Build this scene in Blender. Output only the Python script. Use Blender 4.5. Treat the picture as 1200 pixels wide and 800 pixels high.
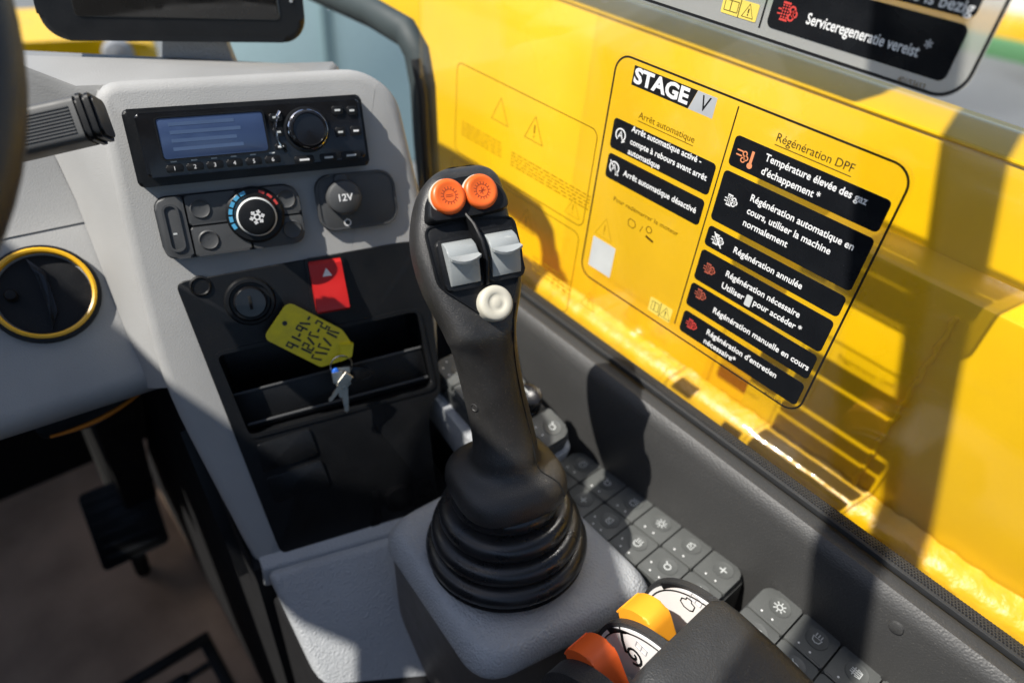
import bpy, bmesh, math, random
from mathutils import Vector as V, Matrix
R = math.radians
random.seed(4)
for o in list(bpy.data.objects): bpy.data.objects.remove(o)
S = bpy.context.scene
C = S.collection

# ------------------------------------------------------------------ camera (origin, cab axes: X right, Y forward, Z up)
FPX = 802.75                                             # focal length in pixels of the 1200 px wide photograph
AX_R = V((0.756, -0.368, 0.542)).normalized()            # cab axes seen from the camera (x right, y down, z in)
AX_F = V((-0.650, -0.524, 0.550)).normalized()
AX_D = AX_F.cross(AX_R).normalized()
AX_R = AX_D.cross(AX_F).normalized()
def cab(d): return V((d.dot(AX_R), d.dot(AX_F), -d.dot(AX_D)))
def ray(u, v): return cab(V(((u-600)/FPX, (v-400)/FPX, 1)))
cam = bpy.data.objects.new('camera', bpy.data.cameras.new('camera')); C.objects.link(cam)
cx, cy, cz = cab(V((1, 0, 0))), cab(V((0, -1, 0))), cab(V((0, 0, -1)))
cam.matrix_world = Matrix(((cx.x, cy.x, cz.x, 0), (cx.y, cy.y, cz.y, 0), (cx.z, cy.z, cz.z, 0), (0, 0, 0, 1)))
cam.data.sensor_width = 36; cam.data.lens = FPX/1200*36
cam.data.clip_start = 0.02; cam.data.clip_end = 400
cam.data.dof.use_dof = True; cam.data.dof.focus_distance = 0.505; cam.data.dof.aperture_fstop = 3.2
S.camera = cam

# ------------------------------------------------------------------ sky, sun, exposure
SUN_TRAVEL = V((0.56, -0.19, -0.81)).normalized()
el = math.asin(-SUN_TRAVEL.z)
world = bpy.data.worlds.new('World'); S.world = world; world.use_nodes = True
nt = world.node_tree; nt.nodes.clear()
wo = nt.nodes.new('ShaderNodeOutputWorld'); wb = nt.nodes.new('ShaderNodeBackground'); sky = nt.nodes.new('ShaderNodeTexSky')
sky.sky_type = 'NISHITA'; sky.sun_disc = False; sky.sun_elevation = el
sky.sun_rotation = math.atan2(-SUN_TRAVEL.x, -SUN_TRAVEL.y)
wb.inputs['Strength'].default_value = 0.10
nt.links.new(sky.outputs[0], wb.inputs[0]); nt.links.new(wb.outputs[0], wo.inputs[0])
sl = bpy.data.lights.new('sun', 'SUN'); sl.energy = 5.0; sl.angle = R(0.53); sl.color = (1, 0.955, 0.88)
so = bpy.data.objects.new('sun', sl); C.objects.link(so)
so.rotation_mode = 'QUATERNION'; so.rotation_quaternion = SUN_TRAVEL.to_track_quat('-Z', 'Y'); so.location = (-2, 1, 4)
S.view_settings.view_transform = 'Standard'; S.view_settings.look = 'None'
S.view_settings.exposure = 0.47; S.view_settings.gamma = 1

# ------------------------------------------------------------------ materials
MATS = {}
def mat(name, col, rough=0.5, spec=0.5, metal=0.0, bump=None, var=0.06, vscale=40, coat=0.0, dust=0.0, emit=None, rvar=0.08, trans=0.0):
    if name in MATS: return MATS[name]
    m = bpy.data.materials.new(name); m.use_nodes = True; n = m.node_tree; b = n.nodes['Principled BSDF']
    tc = n.nodes.new('ShaderNodeTexCoord')
    nz = n.nodes.new('ShaderNodeTexNoise'); nz.inputs['Scale'].default_value = vscale; nz.inputs['Detail'].default_value = 5
    n.links.new(tc.outputs['Object'], nz.inputs['Vector'])
    mr = n.nodes.new('ShaderNodeMapRange'); mr.inputs['From Min'].default_value = 0.3; mr.inputs['From Max'].default_value = 0.7
    mr.inputs['To Min'].default_value = 1-var; mr.inputs['To Max'].default_value = 1+var
    n.links.new(nz.outputs['Fac'], mr.inputs['Value'])
    mx = n.nodes.new('ShaderNodeMix'); mx.data_type = 'RGBA'; mx.blend_type = 'MULTIPLY'; mx.inputs[0].default_value = 1
    mx.inputs[6].default_value = (*col, 1); n.links.new(mr.outputs[0], mx.inputs[7])
    last = mx.outputs[2]
    if dust:
        nd = n.nodes.new('ShaderNodeTexNoise'); nd.inputs['Scale'].default_value = 900; nd.inputs['Detail'].default_value = 2
        n.links.new(tc.outputs['Object'], nd.inputs['Vector'])
        dr = n.nodes.new('ShaderNodeMapRange'); dr.inputs['From Min'].default_value = 0.62; dr.inputs['From Max'].default_value = 0.75
        dr.inputs['To Max'].default_value = dust; n.links.new(nd.outputs['Fac'], dr.inputs['Value'])
        md = n.nodes.new('ShaderNodeMix'); md.data_type = 'RGBA'; n.links.new(dr.outputs[0], md.inputs[0])
        n.links.new(last, md.inputs[6]); md.inputs[7].default_value = (0.42, 0.38, 0.32, 1); last = md.outputs[2]
    n.links.new(last, b.inputs['Base Color'])
    rr = n.nodes.new('ShaderNodeMapRange'); rr.inputs['From Min'].default_value = 0.3; rr.inputs['From Max'].default_value = 0.7
    rr.inputs['To Min'].default_value = max(0.02, rough-rvar); rr.inputs['To Max'].default_value = min(1, rough+rvar)
    n.links.new(nz.outputs['Fac'], rr.inputs['Value']); n.links.new(rr.outputs[0], b.inputs['Roughness'])
    b.inputs['Specular IOR Level'].default_value = spec; b.inputs['Metallic'].default_value = metal
    b.inputs['Coat Weight'].default_value = coat; b.inputs['Coat Roughness'].default_value = 0.08
    b.inputs['Transmission Weight'].default_value = trans
    if emit: b.inputs['Emission Color'].default_value = (*emit[0], 1); b.inputs['Emission Strength'].default_value = emit[1]
    if bump:
        kind, sc, st, dist = bump
        if kind == 'voronoi':
            t = n.nodes.new('ShaderNodeTexVoronoi'); t.feature = 'SMOOTH_F1'; out = t.outputs['Distance']
        else:
            t = n.nodes.new('ShaderNodeTexNoise'); t.inputs['Detail'].default_value = 3; out = t.outputs['Fac']
        t.inputs['Scale'].default_value = sc; n.links.new(tc.outputs['Object'], t.inputs['Vector'])
        bp = n.nodes.new('ShaderNodeBump'); bp.inputs['Strength'].default_value = st; bp.inputs['Distance'].default_value = dist
        n.links.new(out, bp.inputs['Height']); n.links.new(bp.outputs[0], b.inputs['Normal'])
    MATS[name] = m; return m
def clearish(name, film=(0.8, 0.8, 0.8), cover=0.0, dirt=0.0, ior_f0=0.04, rough=0.0, gloss=1.0):
    """thin clear sheet: transparent, mirror reflection by Schlick (same from both sides), optional diffuse film"""
    m = bpy.data.materials.new(name); m.use_nodes = True; n = m.node_tree; n.nodes.clear()
    out = n.nodes.new('ShaderNodeOutputMaterial'); tr = n.nodes.new('ShaderNodeBsdfTransparent'); gl = n.nodes.new('ShaderNodeBsdfGlossy')
    gl.inputs['Roughness'].default_value = rough; gl.inputs['Color'].default_value = (gloss, gloss, gloss, 1)
    df = n.nodes.new('ShaderNodeBsdfDiffuse'); df.inputs['Color'].default_value = (*film, 1)
    ge = n.nodes.new('ShaderNodeNewGeometry'); dp = n.nodes.new('ShaderNodeVectorMath'); dp.operation = 'DOT_PRODUCT'
    n.links.new(ge.outputs['Normal'], dp.inputs[0]); n.links.new(ge.outputs['Incoming'], dp.inputs[1])
    def ma(op, a, b_=0.0):
        k = n.nodes.new('ShaderNodeMath'); k.operation = op
        for i, q in enumerate((a, b_)):
            if isinstance(q, (int, float)): k.inputs[i].default_value = q
            else: n.links.new(q, k.inputs[i])
        return k.outputs[0]
    ab = ma('ABSOLUTE', dp.outputs['Value']); p5 = ma('POWER', ma('SUBTRACT', 1.0, ab), 5.0)
    fr = ma('ADD', ma('MULTIPLY', p5, 1-ior_f0), ior_f0)
    m1 = n.nodes.new('ShaderNodeMixShader'); m2 = n.nodes.new('ShaderNodeMixShader')
    if dirt:
        tc = n.nodes.new('ShaderNodeTexCoord'); nz = n.nodes.new('ShaderNodeTexNoise'); nz.inputs['Scale'].default_value = 9; nz.inputs['Detail'].default_value = 8
        n.links.new(tc.outputs['Object'], nz.inputs['Vector'])
        n.links.new(ma('ADD', ma('MULTIPLY', nz.outputs['Fac'], dirt), cover), m1.inputs[0])
    else: m1.inputs[0].default_value = cover
    n.links.new(tr.outputs[0], m1.inputs[1]); n.links.new(df.outputs[0], m1.inputs[2])
    n.links.new(fr, m2.inputs[0]); n.links.new(m1.outputs[0], m2.inputs[1]); n.links.new(gl.outputs[0], m2.inputs[2])
    n.links.new(m2.outputs[0], out.inputs[0]); MATS[name] = m; return m

M_DASH = mat('dash_grey_plastic', (0.335, 0.335, 0.328), 0.55, 0.4, bump=('noise', 800, 0.4, 0.0006), dust=0.05, vscale=12, var=0.07)
M_CONS = mat('console_grey_plastic', (0.36, 0.375, 0.39), 0.5, 0.45, bump=('voronoi', 560, 0.9, 0.0011), vscale=14, dust=0.10, var=0.09)
M_BLK = mat('black_moulded_plastic', (0.0065, 0.007, 0.008), 0.42, 0.3, bump=('noise', 1500, 0.15, 0.0003), dust=0.05)
M_GLOSS = mat('gloss_black_plastic', (0.008, 0.008, 0.009), 0.18, 0.5)
M_GRIP = mat('soft_black_grip', (0.027, 0.026, 0.025), 0.42, 0.55, bump=('noise', 1100, 0.55, 0.0007), dust=0.16, var=0.18, rvar=0.12)
M_RUB = mat('rubber_gaiter', (0.014, 0.0145, 0.016), 0.32, 0.55, bump=('noise', 700, 0.12, 0.0005), dust=0.07, var=0.2, rvar=0.12)
M_TRIM = mat('grained_charcoal_trim', (0.043, 0.043, 0.0425), 0.5, 0.42, bump=('voronoi', 620, 0.4, 0.0007), vscale=10, dust=0.12)
M_HOOD = mat('grained_black_trim', (0.028, 0.029, 0.03), 0.5, 0.5, bump=('voronoi', 800, 0.6, 0.0007), dust=0.06)
M_BTN = mat('button_grey', (0.085, 0.089, 0.086), 0.5, 0.45, bump=('noise', 1800, 0.15, 0.0003), dust=0.10)
M_CARR = mat('switch_carrier', (0.03, 0.032, 0.032), 0.5, 0.4, dust=0.06)
M_PANELB = mat('panel_charcoal', (0.066, 0.068, 0.07), 0.5, 0.4, bump=('noise', 1500, 0.15, 0.0003), dust=0.05)
M_YEL = mat('yellow_paint', (0.82, 0.49, 0.001), 0.25, 0.5, coat=0.5, bump=('noise', 150, 0.10, 0.0010), var=0.07, vscale=7, dust=0.04)
M_YELW = mat('yellow_sealed_edge', (0.74, 0.42, 0.003), 0.35, 0.4, coat=0.3, bump=('noise', 140, 0.3, 0.003), var=0.08, vscale=60)
M_ORG = mat('orange_button', (0.80, 0.13, 0.018), 0.38, 0.5)
M_LEVO = mat('orange_lever', (0.80, 0.12, 0.02), 0.45, 0.4)
M_LEVY = mat('amber_lever', (0.90, 0.36, 0.02), 0.45, 0.4)
M_ROCK = mat('rocker_grey', (0.31, 0.33, 0.33), 0.30, 0.5)
M_CREAM = mat('cream_button', (0.55, 0.52, 0.43), 0.42, 0.5)
M_RED = mat('hazard_red', (0.48, 0.012, 0.010), 0.35, 0.5)
M_WHITE = mat('white_print', (0.80, 0.80, 0.79), 0.4, 0.5, var=0.02)
M_ICON = mat('pale_icon_print', (0.55, 0.57, 0.56), 0.5, 0.3)
M_INK = mat('black_print', (0.010, 0.010, 0.011), 0.35, 0.5)
M_DECAL = mat('dark_decal_print', (0.008, 0.009, 0.011), 0.25, 0.5, bump=('voronoi', 700, 0.12, 0.0004))
M_SILV = mat('silver_print', (0.50, 0.52, 0.54), 0.35, 0.6, metal=0.2)
M_BROWN = mat('brown_line_print', (0.10, 0.05, 0.003), 0.5, 0.3)
M_FAINT = mat('faint_print_and_reflection', (0.36, 0.19, 0.003), 0.5, 0.3)  # faint print lines and painted reflections of triangles
M_PEACH = mat('peach_icon', (0.75, 0.27, 0.12), 0.4)
M_REDI = mat('red_icon', (0.62, 0.06, 0.05), 0.4)
M_RUST = mat('dim_red_icon', (0.42, 0.10, 0.06), 0.4)
M_YPRT = mat('pale_yellow_print', (0.80, 0.62, 0.12), 0.4)
M_TAG = mat('yellow_tag', (0.74, 0.61, 0.008), 0.4, var=0.1, vscale=90)
M_MET = mat('key_metal', (0.60, 0.57, 0.50), 0.28, 0.5, metal=1.0)
M_CHR = mat('chrome_ring', (0.70, 0.70, 0.72), 0.12, 0.5, metal=1.0)
M_BLUE = mat('blue_plastic', (0.02, 0.12, 0.55), 0.35)
M_LCD = mat('lcd_blue', (0.03, 0.05, 0.11), 0.2, 0.6, emit=((0.06, 0.10, 0.22), 0.12))
M_LCDL = mat('lcd_lines', (0.05, 0.08, 0.15), 0.2, 0.5, emit=((0.12, 0.18, 0.33), 0.12))
M_SCR = mat('screen_dark', (0.018, 0.017, 0.016), 0.10, 0.6)
M_GOLD = mat('vent_yellow_ring', (0.78, 0.42, 0.008), 0.32, 0.5)
M_AMB = mat('orange_trim', (0.75, 0.22, 0.01), 0.4)
M_FLOOR = mat('tan_floor_board', (0.52, 0.36, 0.25), 0.8, 0.2, bump=('noise', 40, 0.5, 0.004), var=0.22, vscale=9)
M_DARK = mat('footwell_black', (0.012, 0.012, 0.012), 0.8, 0.2)
M_CARP = mat('side_lining', (0.012, 0.012, 0.013), 0.85, 0.2, bump=('noise', 700, 0.5, 0.001))
M_HBLUE = mat('scale_blue', (0.10, 0.45, 0.75), 0.4)
M_FRIT = mat('frit_dots', (0.02, 0.02, 0.022), 0.5)
M_SEAL = mat('window_rubber', (0.02, 0.021, 0.022), 0.55, 0.4, bump=('noise', 400, 0.2, 0.0006))
M_ASPH = mat('yard_concrete', (0.17, 0.18, 0.185), 0.85, 0.2, bump=('noise', 6, 0.4, 0.02), var=0.2, vscale=0.8)
M_PALE = mat('pale_concrete', (0.62, 0.60, 0.53), 0.8, 0.2, var=0.12, vscale=2)
M_GRN = mat('green_paint', (0.09, 0.24, 0.10), 0.5)
M_LAMP = mat('lamp_lens', (0.30, 0.31, 0.32), 0.05, 0.7)
M_DOOR = mat('cab_frame_grey', (0.035, 0.048, 0.050), 0.65, 0.5)
M_GLASS = clearish('window_glass', dirt=0.015, cover=0.0)
M_FILM = clearish('clear_decal_film', film=(0.9, 0.75, 0.2), cover=0.008, rough=0.15)
M_SFILM = clearish('silver_decal_film', film=(0.42, 0.42, 0.39), cover=0.5, rough=0.2)

# ------------------------------------------------------------------ mesh helpers
def finish(bm, ang=35, smooth=True):
    bmesh.ops.recalc_face_normals(bm, faces=bm.faces)
    me = bpy.data.meshes.new('m'); bm.to_mesh(me); bm.free()
    if smooth:
        for p in me.polygons: p.use_smooth = True
        me.set_sharp_from_angle(angle=R(ang))
    return me
def obj(name, bm, m, parent=None, ang=35, smooth=True):
    me = finish(bm, ang, smooth) if isinstance(bm, bmesh.types.BMesh) else bm
    me.name = name
    if m is not None:
        me.materials.clear(); me.materials.append(m)
    o = bpy.data.objects.new(name, me); C.objects.link(o); o.parent = parent; return o
def tag(o, label, cat, group=None):
    o['label'] = label; o['category'] = cat
    if group: o['group'] = group
    return o
def struct(o): o['kind'] = 'structure'; return o
class Fr:
    """a frame: origin o, axes x, y and z = x cross y; px() takes a pixel to local x, y on the plane z = h"""
    def __init__(s, o, x, y):
        s.o = V(o); s.x = V(x).normalized(); s.z = s.x.cross(V(y)).normalized(); s.y = s.z.cross(s.x)
    def px(s, u, v, h=0.0):
        r = ray(u, v); o = s.o + s.z*h; p = r*(o.dot(s.z)/r.dot(s.z)) - s.o
        return V((p.dot(s.x), p.dot(s.y)))
    def loc(s, p): q = V(p)-s.o; return V((q.dot(s.x), q.dot(s.y), q.dot(s.z)))
    def w(s, x, y, z=0.0): return s.o + s.x*x + s.y*y + s.z*z
    def M(s): return Matrix(((s.x.x, s.y.x, s.z.x, s.o.x), (s.x.y, s.y.y, s.z.y, s.o.y), (s.x.z, s.y.z, s.z.z, s.o.z), (0, 0, 0, 1)))
WORLD = Fr((0, 0, 0), (1, 0, 0), (0, 1, 0))
def thing(name, label, cat, fr=WORLD, group=None):
    o = bpy.data.objects.new(name, None); C.objects.link(o); o.empty_display_size = 0.02; o.matrix_world = fr.M()
    return tag(o, label, cat, group)
def on_x(u, v, x): r = ray(u, v); return r*(x/r.x)
def on_z(u, v, z): r = ray(u, v); return r*(z/r.z)

def rrect(x0, y0, x1, y1, r, n=5):
    if isinstance(r, (int, float)): r = (r,)*4           # bl, br, tr, tl
    pts = []
    for (cx_, cy_, a0, rr) in ((x0+r[0], y0+r[0], 180, r[0]), (x1-r[1], y0+r[1], 270, r[1]), (x1-r[2], y1-r[2], 0, r[2]), (x0+r[3], y1-r[3], 90, r[3])):
        for k in range(n+1):
            a = R(a0+90*k/n); pts.append((cx_+rr*math.cos(a), cy_+rr*math.sin(a)))
    return pts
def circ(cx_, cy_, r, n=32): return [(cx_+r*math.cos(2*math.pi*k/n), cy_+r*math.sin(2*math.pi*k/n)) for k in range(n)]
def roundpoly(pts, r, n=5):
    out = []; N = len(pts)
    for i in range(N):
        p = V(pts[i]); a = V(pts[i-1]); b = V(pts[(i+1) % N])
        rr = r[i] if isinstance(r, (list, tuple)) else r
        d1 = (a-p); d2 = (b-p); t = min(rr, d1.length*0.49, d2.length*0.49)
        q1 = p+d1.normalized()*t; q2 = p+d2.normalized()*t
        for k in range(n+1):
            s = k/n; out.append(tuple(q1*(1-s)**2+p*2*s*(1-s)+q2*s*s))
    return out
def prism(pts, z0, z1, bev=0.0, seg=2, both=False, bm=None):
    bm = bm or bmesh.new()
    lo = [bm.verts.new((p[0], p[1], z0)) for p in pts]; hi = [bm.verts.new((p[0], p[1], z1)) for p in pts]
    n = len(pts); f0 = bm.faces.new(lo[::-1]); f1 = bm.faces.new(hi)
    for i in range(n): bm.faces.new((lo[i], lo[(i+1) % n], hi[(i+1) % n], hi[i]))
    if bev:
        es = list(f1.edges) + (list(f0.edges) if both else [])
        bmesh.ops.bevel(bm, geom=es, offset=bev, segments=seg, profile=0.5, affect='EDGES', clamp_overlap=True)
    return bm
def box(x0, y0, z0, x1, y1, z1, bev=0.0, seg=2, bm=None):
    own = bmesh.new()
    vs = [own.verts.new((x, y, z)) for x in (x0, x1) for y in (y0, y1) for z in (z0, z1)]
    for f in ((0, 1, 3, 2), (4, 6, 7, 5), (0, 4, 5, 1), (2, 3, 7, 6), (0, 2, 6, 4), (1, 5, 7, 3)): own.faces.new([vs[i] for i in f])
    if bev: bmesh.ops.bevel(own, geom=own.edges[:], offset=bev, segments=seg, profile=0.5, affect='EDGES', clamp_overlap=True)
    if bm is None: return own
    me = bpy.data.meshes.new('t'); own.to_mesh(me); own.free(); bm.from_mesh(me); bpy.data.meshes.remove(me); return bm
def hexa(p, bev=0.0, seg=2):
    """eight corners: bottom four then top four, both in the same turn"""
    bm = bmesh.new(); vs = [bm.verts.new(q) for q in p]
    for f in ((3, 2, 1, 0), (4, 5, 6, 7), (0, 1, 5, 4), (1, 2, 6, 5), (2, 3, 7, 6), (3, 0, 4, 7)): bm.faces.new([vs[i] for i in f])
    bmesh.ops.recalc_face_normals(bm, faces=bm.faces)
    if bev: bmesh.ops.bevel(bm, geom=bm.edges[:], offset=bev, segments=seg, profile=0.5, affect='EDGES', clamp_overlap=True)
    return bm
def loft(rings, cap=True, closed=True, bm=None):
    bm = bm or bmesh.new(); rv = [[bm.verts.new(p) for p in r] for r in rings]; n = len(rings[0])
    for a, b in zip(rv[:-1], rv[1:]):
        for i in range(n if closed else n-1):
            j = (i+1) % n
            bm.faces.new((a[i], a[j], b[j], b[i]))
    if cap: bm.faces.new(rv[0][::-1]); bm.faces.new(rv[-1])
    return bm
def lathe(prof, c=(0, 0, 0), n=40, zax=(0, 0, 1), cap=True, bm=None):
    z = V(zax).normalized(); x = z.orthogonal().normalized(); y = z.cross(x); c = V(c)
    return loft([[c+x*(r*math.cos(2*math.pi*k/n))+y*(r*math.sin(2*math.pi*k/n))+z*h for k in range(n)] for r, h in prof], cap, bm=bm)
def tube(path, rad, n=10, closed=False, bm=None, flat=1.0, up=None):
    pts = [V(p) for p in path]; N = len(pts); rings = []; ref = None
    for i, p in enumerate(pts):
        t = (pts[(i+1) % N]-pts[i-1]) if closed else (pts[min(i+1, N-1)]-pts[max(i-1, 0)])
        t.normalize()
        if up is not None: a = V(up)-t*t.dot(V(up)); a.normalize()
        else:
            a = (ref - t*ref.dot(t)) if ref is not None else t.orthogonal()
            a.normalize(); ref = a
        b = t.cross(a); r = rad[i] if isinstance(rad, (list, tuple)) else rad
        rings.append([p+a*(r*flat*math.cos(2*math.pi*k/n))+b*(r*math.sin(2*math.pi*k/n)) for k in range(n)])
    if closed: rings.append(rings[0])
    bm = loft(rings, not closed, bm=bm)
    if closed: bmesh.ops.remove_doubles(bm, verts=bm.verts, dist=1e-7)
    return bm
def ribbon(pts, w, z0, z1, closed=False, bm=None):
    """flat line of width w along 2-D pts, from z0 to z1"""
    bm = bm or bmesh.new(); P2 = [V(p) for p in pts]; N = len(P2); L = []; Rr = []
    for i, p in enumerate(P2):
        a = P2[i-1] if (i or closed) else p; b = P2[(i+1) % N] if (i < N-1 or closed) else p
        d1 = (p-a) if (p-a).length > 1e-9 else (b-p); d2 = (b-p) if (b-p).length > 1e-9 else d1
        t = (d1.normalized()+d2.normalized()); t = t.normalized() if t.length > 1e-6 else d1.normalized()
        nn = V((-t.y, t.x)); L.append(p+nn*w/2); Rr.append(p-nn*w/2)
    va = [[bm.verts.new((q.x, q.y, z)) for q in (L[i], Rr[i]) for z in (z0, z1)] for i in range(N)]
    for i in range(N if closed else N-1):
        a, b = va[i], va[(i+1) % N]
        for f in ((1, 3, 2, 0),): pass
        bm.faces.new((a[1], b[1], b[3], a[3])); bm.faces.new((a[0], a[2], b[2], b[0]))
        bm.faces.new((a[1], a[0], b[0], b[1])); bm.faces.new((a[3], b[3], b[2], a[2]))
    return bm
def text(s, size, x, y, z, rot=0.0, align='LEFT', off=0.0, ext=0.00008, sx=1.0, shear=0.0):
    cu = bpy.data.curves.new('t', 'FONT'); cu.body = s; cu.size = size; cu.align_x = align; cu.align_y = 'CENTER'
    cu.extrude = ext; cu.offset = off; cu.resolution_u = 3; cu.shear = shear
    o = bpy.data.objects.new('t', cu); C.objects.link(o)
    dg = bpy.context.evaluated_depsgraph_get(); me = bpy.data.meshes.new_from_object(o.evaluated_get(dg))
    bpy.data.objects.remove(o); bpy.data.curves.remove(cu)
    me.transform(Matrix.Translation((x, y, z)) @ Matrix.Rotation(rot, 4, 'Z') @ Matrix.Diagonal((sx, 1, 1, 1))); return me
def textspan(fr, s, p0, p1, h, z, m, parent, off=0.0, name='lettering', shear=0.0):
    """a line of writing fitted between two pixels on the frame's plane: cap height h in metres"""
    a = fr.px(*p0); b = fr.px(*p1); x = a.x; y = (a.y+b.y)/2; w = b.x-a.x
    me = text(s, h*1.38, 0, 0, 0, off=off, shear=shear); xs = [v.co.x for v in me.vertices]
    k = w/(max(xs)-min(xs)); me.transform(Matrix.Translation((x-min(xs)*k, y, z)) @ Matrix.Diagonal((k, 1, 1, 1)))
    return obj(name, me, m, parent, smooth=False)

# ================================================================== SETTING
ground = struct(obj('ground', box(-60, -40, -2.3, 80, 90, -2.1), M_ASPH))
floor = struct(obj('cab_floor', box(-0.75, -0.7, -1.19, 0.47, 1.32, -1.15), M_FLOOR))
bulk = struct(obj('footwell_wall', box(-0.75, 1.20, -1.148, 0.43, 1.26, -0.52), M_DARK))

struct(obj('side_shade_wall', box(-0.66, -0.72, -1.148, -0.60, 1.7, -0.135), M_DARK))  # unseen wall added; height and length set to keep sun off the floor
struct(obj('rear_shade_wall', box(-0.595, -0.72, -1.148, 0.46, -0.68, -0.25), M_DARK))  # unseen wall added to cut the sky light inside the cab

# ------------------------------------------------------------------ side trim panel below the window
t = thing('side_trim_panel', 'grained charcoal trim wall along the bottom of the yellow-backed side window', 'trim panel')
prof = [(0.470, -1.145), (0.470, -0.462), (0.446, -0.457), (0.436, -0.456), (0.430, -0.461), (0.4275, -0.470), (0.4265, -0.50), (0.4285, -0.62), (0.430, -1.145)]
obj('trim_wall', loft([[(x, y, z) for x, z in prof] for y in (1.15, 0.9, 0.68, 0.5, 0.3, 0.1, -0.1, -0.35)]), M_TRIM, t)
c = ray(1050, 735)*(0.4265/ray(1050, 735).x)
obj('fixing_plug', lathe([(0.0, 0.0015), (0.004, 0.0014), (0.0055, 0.0008), (0.006, -0.002)][::-1], (0.4262, c.y, c.z), 18, (-1, 0, 0)), M_TRIM, t)

# ------------------------------------------------------------------ side window: glass, frit dots, rubber
GX = 0.452
fw = Fr((GX, 0.0, 0.0), (0, -1, 0), (0, 0, 1))            # local x = rearwards, y = up, z = into the cab
t = thing('side_window', 'large flat side window pane in front of the yellow machine body', 'window', fw)
gl_out = roundpoly([(-0.652, -0.452), (0.40, -0.452), (0.40, 0.34), (-0.652, 0.34)], 0.02)
obj('glass', prism(gl_out, -0.005, 0.0), M_GLASS, t)
bm = bmesh.new()
for row in range(5):
    for k in range(int(0.95/0.0026)):
        x = -0.62+k*0.0026+(row % 2)*0.0013; y = -0.4475+row*0.0023; r = 0.00095-0.0001*row
        vs = [bm.verts.new((x+r*math.cos(a*math.pi/3), y+r*math.sin(a*math.pi/3), 0.0003)) for a in range(6)]; bm.faces.new(vs)
o = obj('frit_dots', bm, M_FRIT, t, smooth=False); o['kind'] = 'stuff'
obj('rubber_seal', box(-0.66, -0.4555, -0.012, 0.40, -0.4495, 0.0025, 0.001), M_SEAL, t)

# window frame / pillar: upright at the front edge of the pane and the low bar going forward from it
t = thing('cab_pillar', 'dark curved window frame rising beside the dashboard and bending forward', 'cab frame')
pts = [(0.470, 0.640, -0.60), (0.470, 0.652, -0.45), (0.470, 0.665, -0.36), (0.470, 0.672, -0.29), (0.470, 0.684, -0.256), (0.470, 0.705, -0.240), (0.470, 0.78, -0.236), (0.470, 0.93, -0.240), (0.470, 1.25, -0.25)]
obj('frame', tube(pts, 0.018, 14, up=(1, 0, 0), flat=0.8), M_DOOR, t)
obj('rubber_edge', tube([(0.455, y-0.020 if i < 5 else y, z-(0.0 if i < 5 else 0.019)) for i, (x, y, z) in enumerate(pts[:5])], 0.006, 8), M_SEAL, t)

# ================================================================== YELLOW MACHINE OUTSIDE
t = thing('boom_housing', 'big glossy yellow machine side with raised ledge outside the window', 'machine body')
obj('side_plate', loft([[(0.660, y, -0.66), (0.660, y, -0.214), (0.664, y, -0.206), (0.700, y, -0.1985), (0.725, y, -0.199), (0.732, y, -0.204), (0.732, y, -0.66)] for y in (-0.6, 0.3, 0.95)]), M_YEL, t)
obj('front_plate', loft([[(0.660, y, -0.34), (0.660, y, -0.214), (0.664, y, -0.206), (0.700, y, -0.1985), (0.725, y, -0.199), (0.732, y, -0.204), (0.732, y, -0.34)] for y in (0.951, 1.2, 1.7)]), M_YEL, t)
obj('ledge_plate', hexa([(0.622, -0.6, -0.64), (0.659, -0.6, -0.64), (0.659, 0.235, -0.64), (0.622, 0.235, -0.64), (0.622, -0.6, -0.312), (0.659, -0.6, -0.300), (0.659, 0.235, -0.300), (0.622, 0.235, -0.312)], 0.003), M_YEL, t)
obj('highlight_bead', tube([(0.6612, y, -0.2075) for y in (-0.6, 0.0, 0.5, 0.95)], 0.0022, 8), M_YEL, t)  # bead added to catch the sun as a bright edge line
obj('weld_bead', tube([(0.621, 0.087+0.0012*math.sin(k*1.7), -0.33-0.28*k/40) for k in range(41)], [0.0022+0.0008*(k % 2) for k in range(41)], 8), M_YEL, t)
rings = []
for k in range(150):
    y = -0.5+1.25*k/149; w1, w2, w3 = (random.uniform(-1, 1) for _ in range(3))
    rings.append([(0.595, y, -0.60), (0.595+0.001*w1, y, -0.574+0.001*w2), (0.600, y, -0.566+0.0015*w3), (0.609+0.001*w2, y, -0.560+0.0012*w1), (0.620, y, -0.554+0.002*w3), (0.620, y, -0.60)])
obj('sealed_flange', loft(rings), M_YELW, t)
obj('lower_skirt', box(0.50, -0.6, -0.68, 0.655, 0.8, -0.655, 0.004), M_YEL, t)
# ------------------------------------------------------------------ yard seen over the housing and through the windscreen
k1 = on_z(1200, 78, -2.1); k0 = on_z(1130, 62, -2.1)
d = (k1-k0).normalized(); nrm = V((-d.y, d.x, 0));
if nrm.dot(k1) < 0: nrm = -nrm
t = thing('yard_platform', 'pale concrete platform with yellow and green painted kerb across the yard', 'platform', Fr(k0, d, nrm))
obj('slab', box(-14, 0.9, -0.02, 22, 14, 0.45, 0.03), M_PALE, t)
obj('yellow_kerb', box(-14, 0.25, -0.02, 22, 0.898, 0.36, 0.03), M_GOLD, t)
obj('green_kerb', box(-14, 0.10, -0.02, 22, 0.248, 0.20, 0.02), M_GRN, t)
k2 = on_z(1192, 150, -2.1)
t = thing('dark_bin', 'dark green waste skip standing on the yard by the painted kerb', 'skip', Fr((k2.x+2.0, k2.y-1.0, -2.1), (1, 0, 0), (0, 1, 0)))
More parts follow.
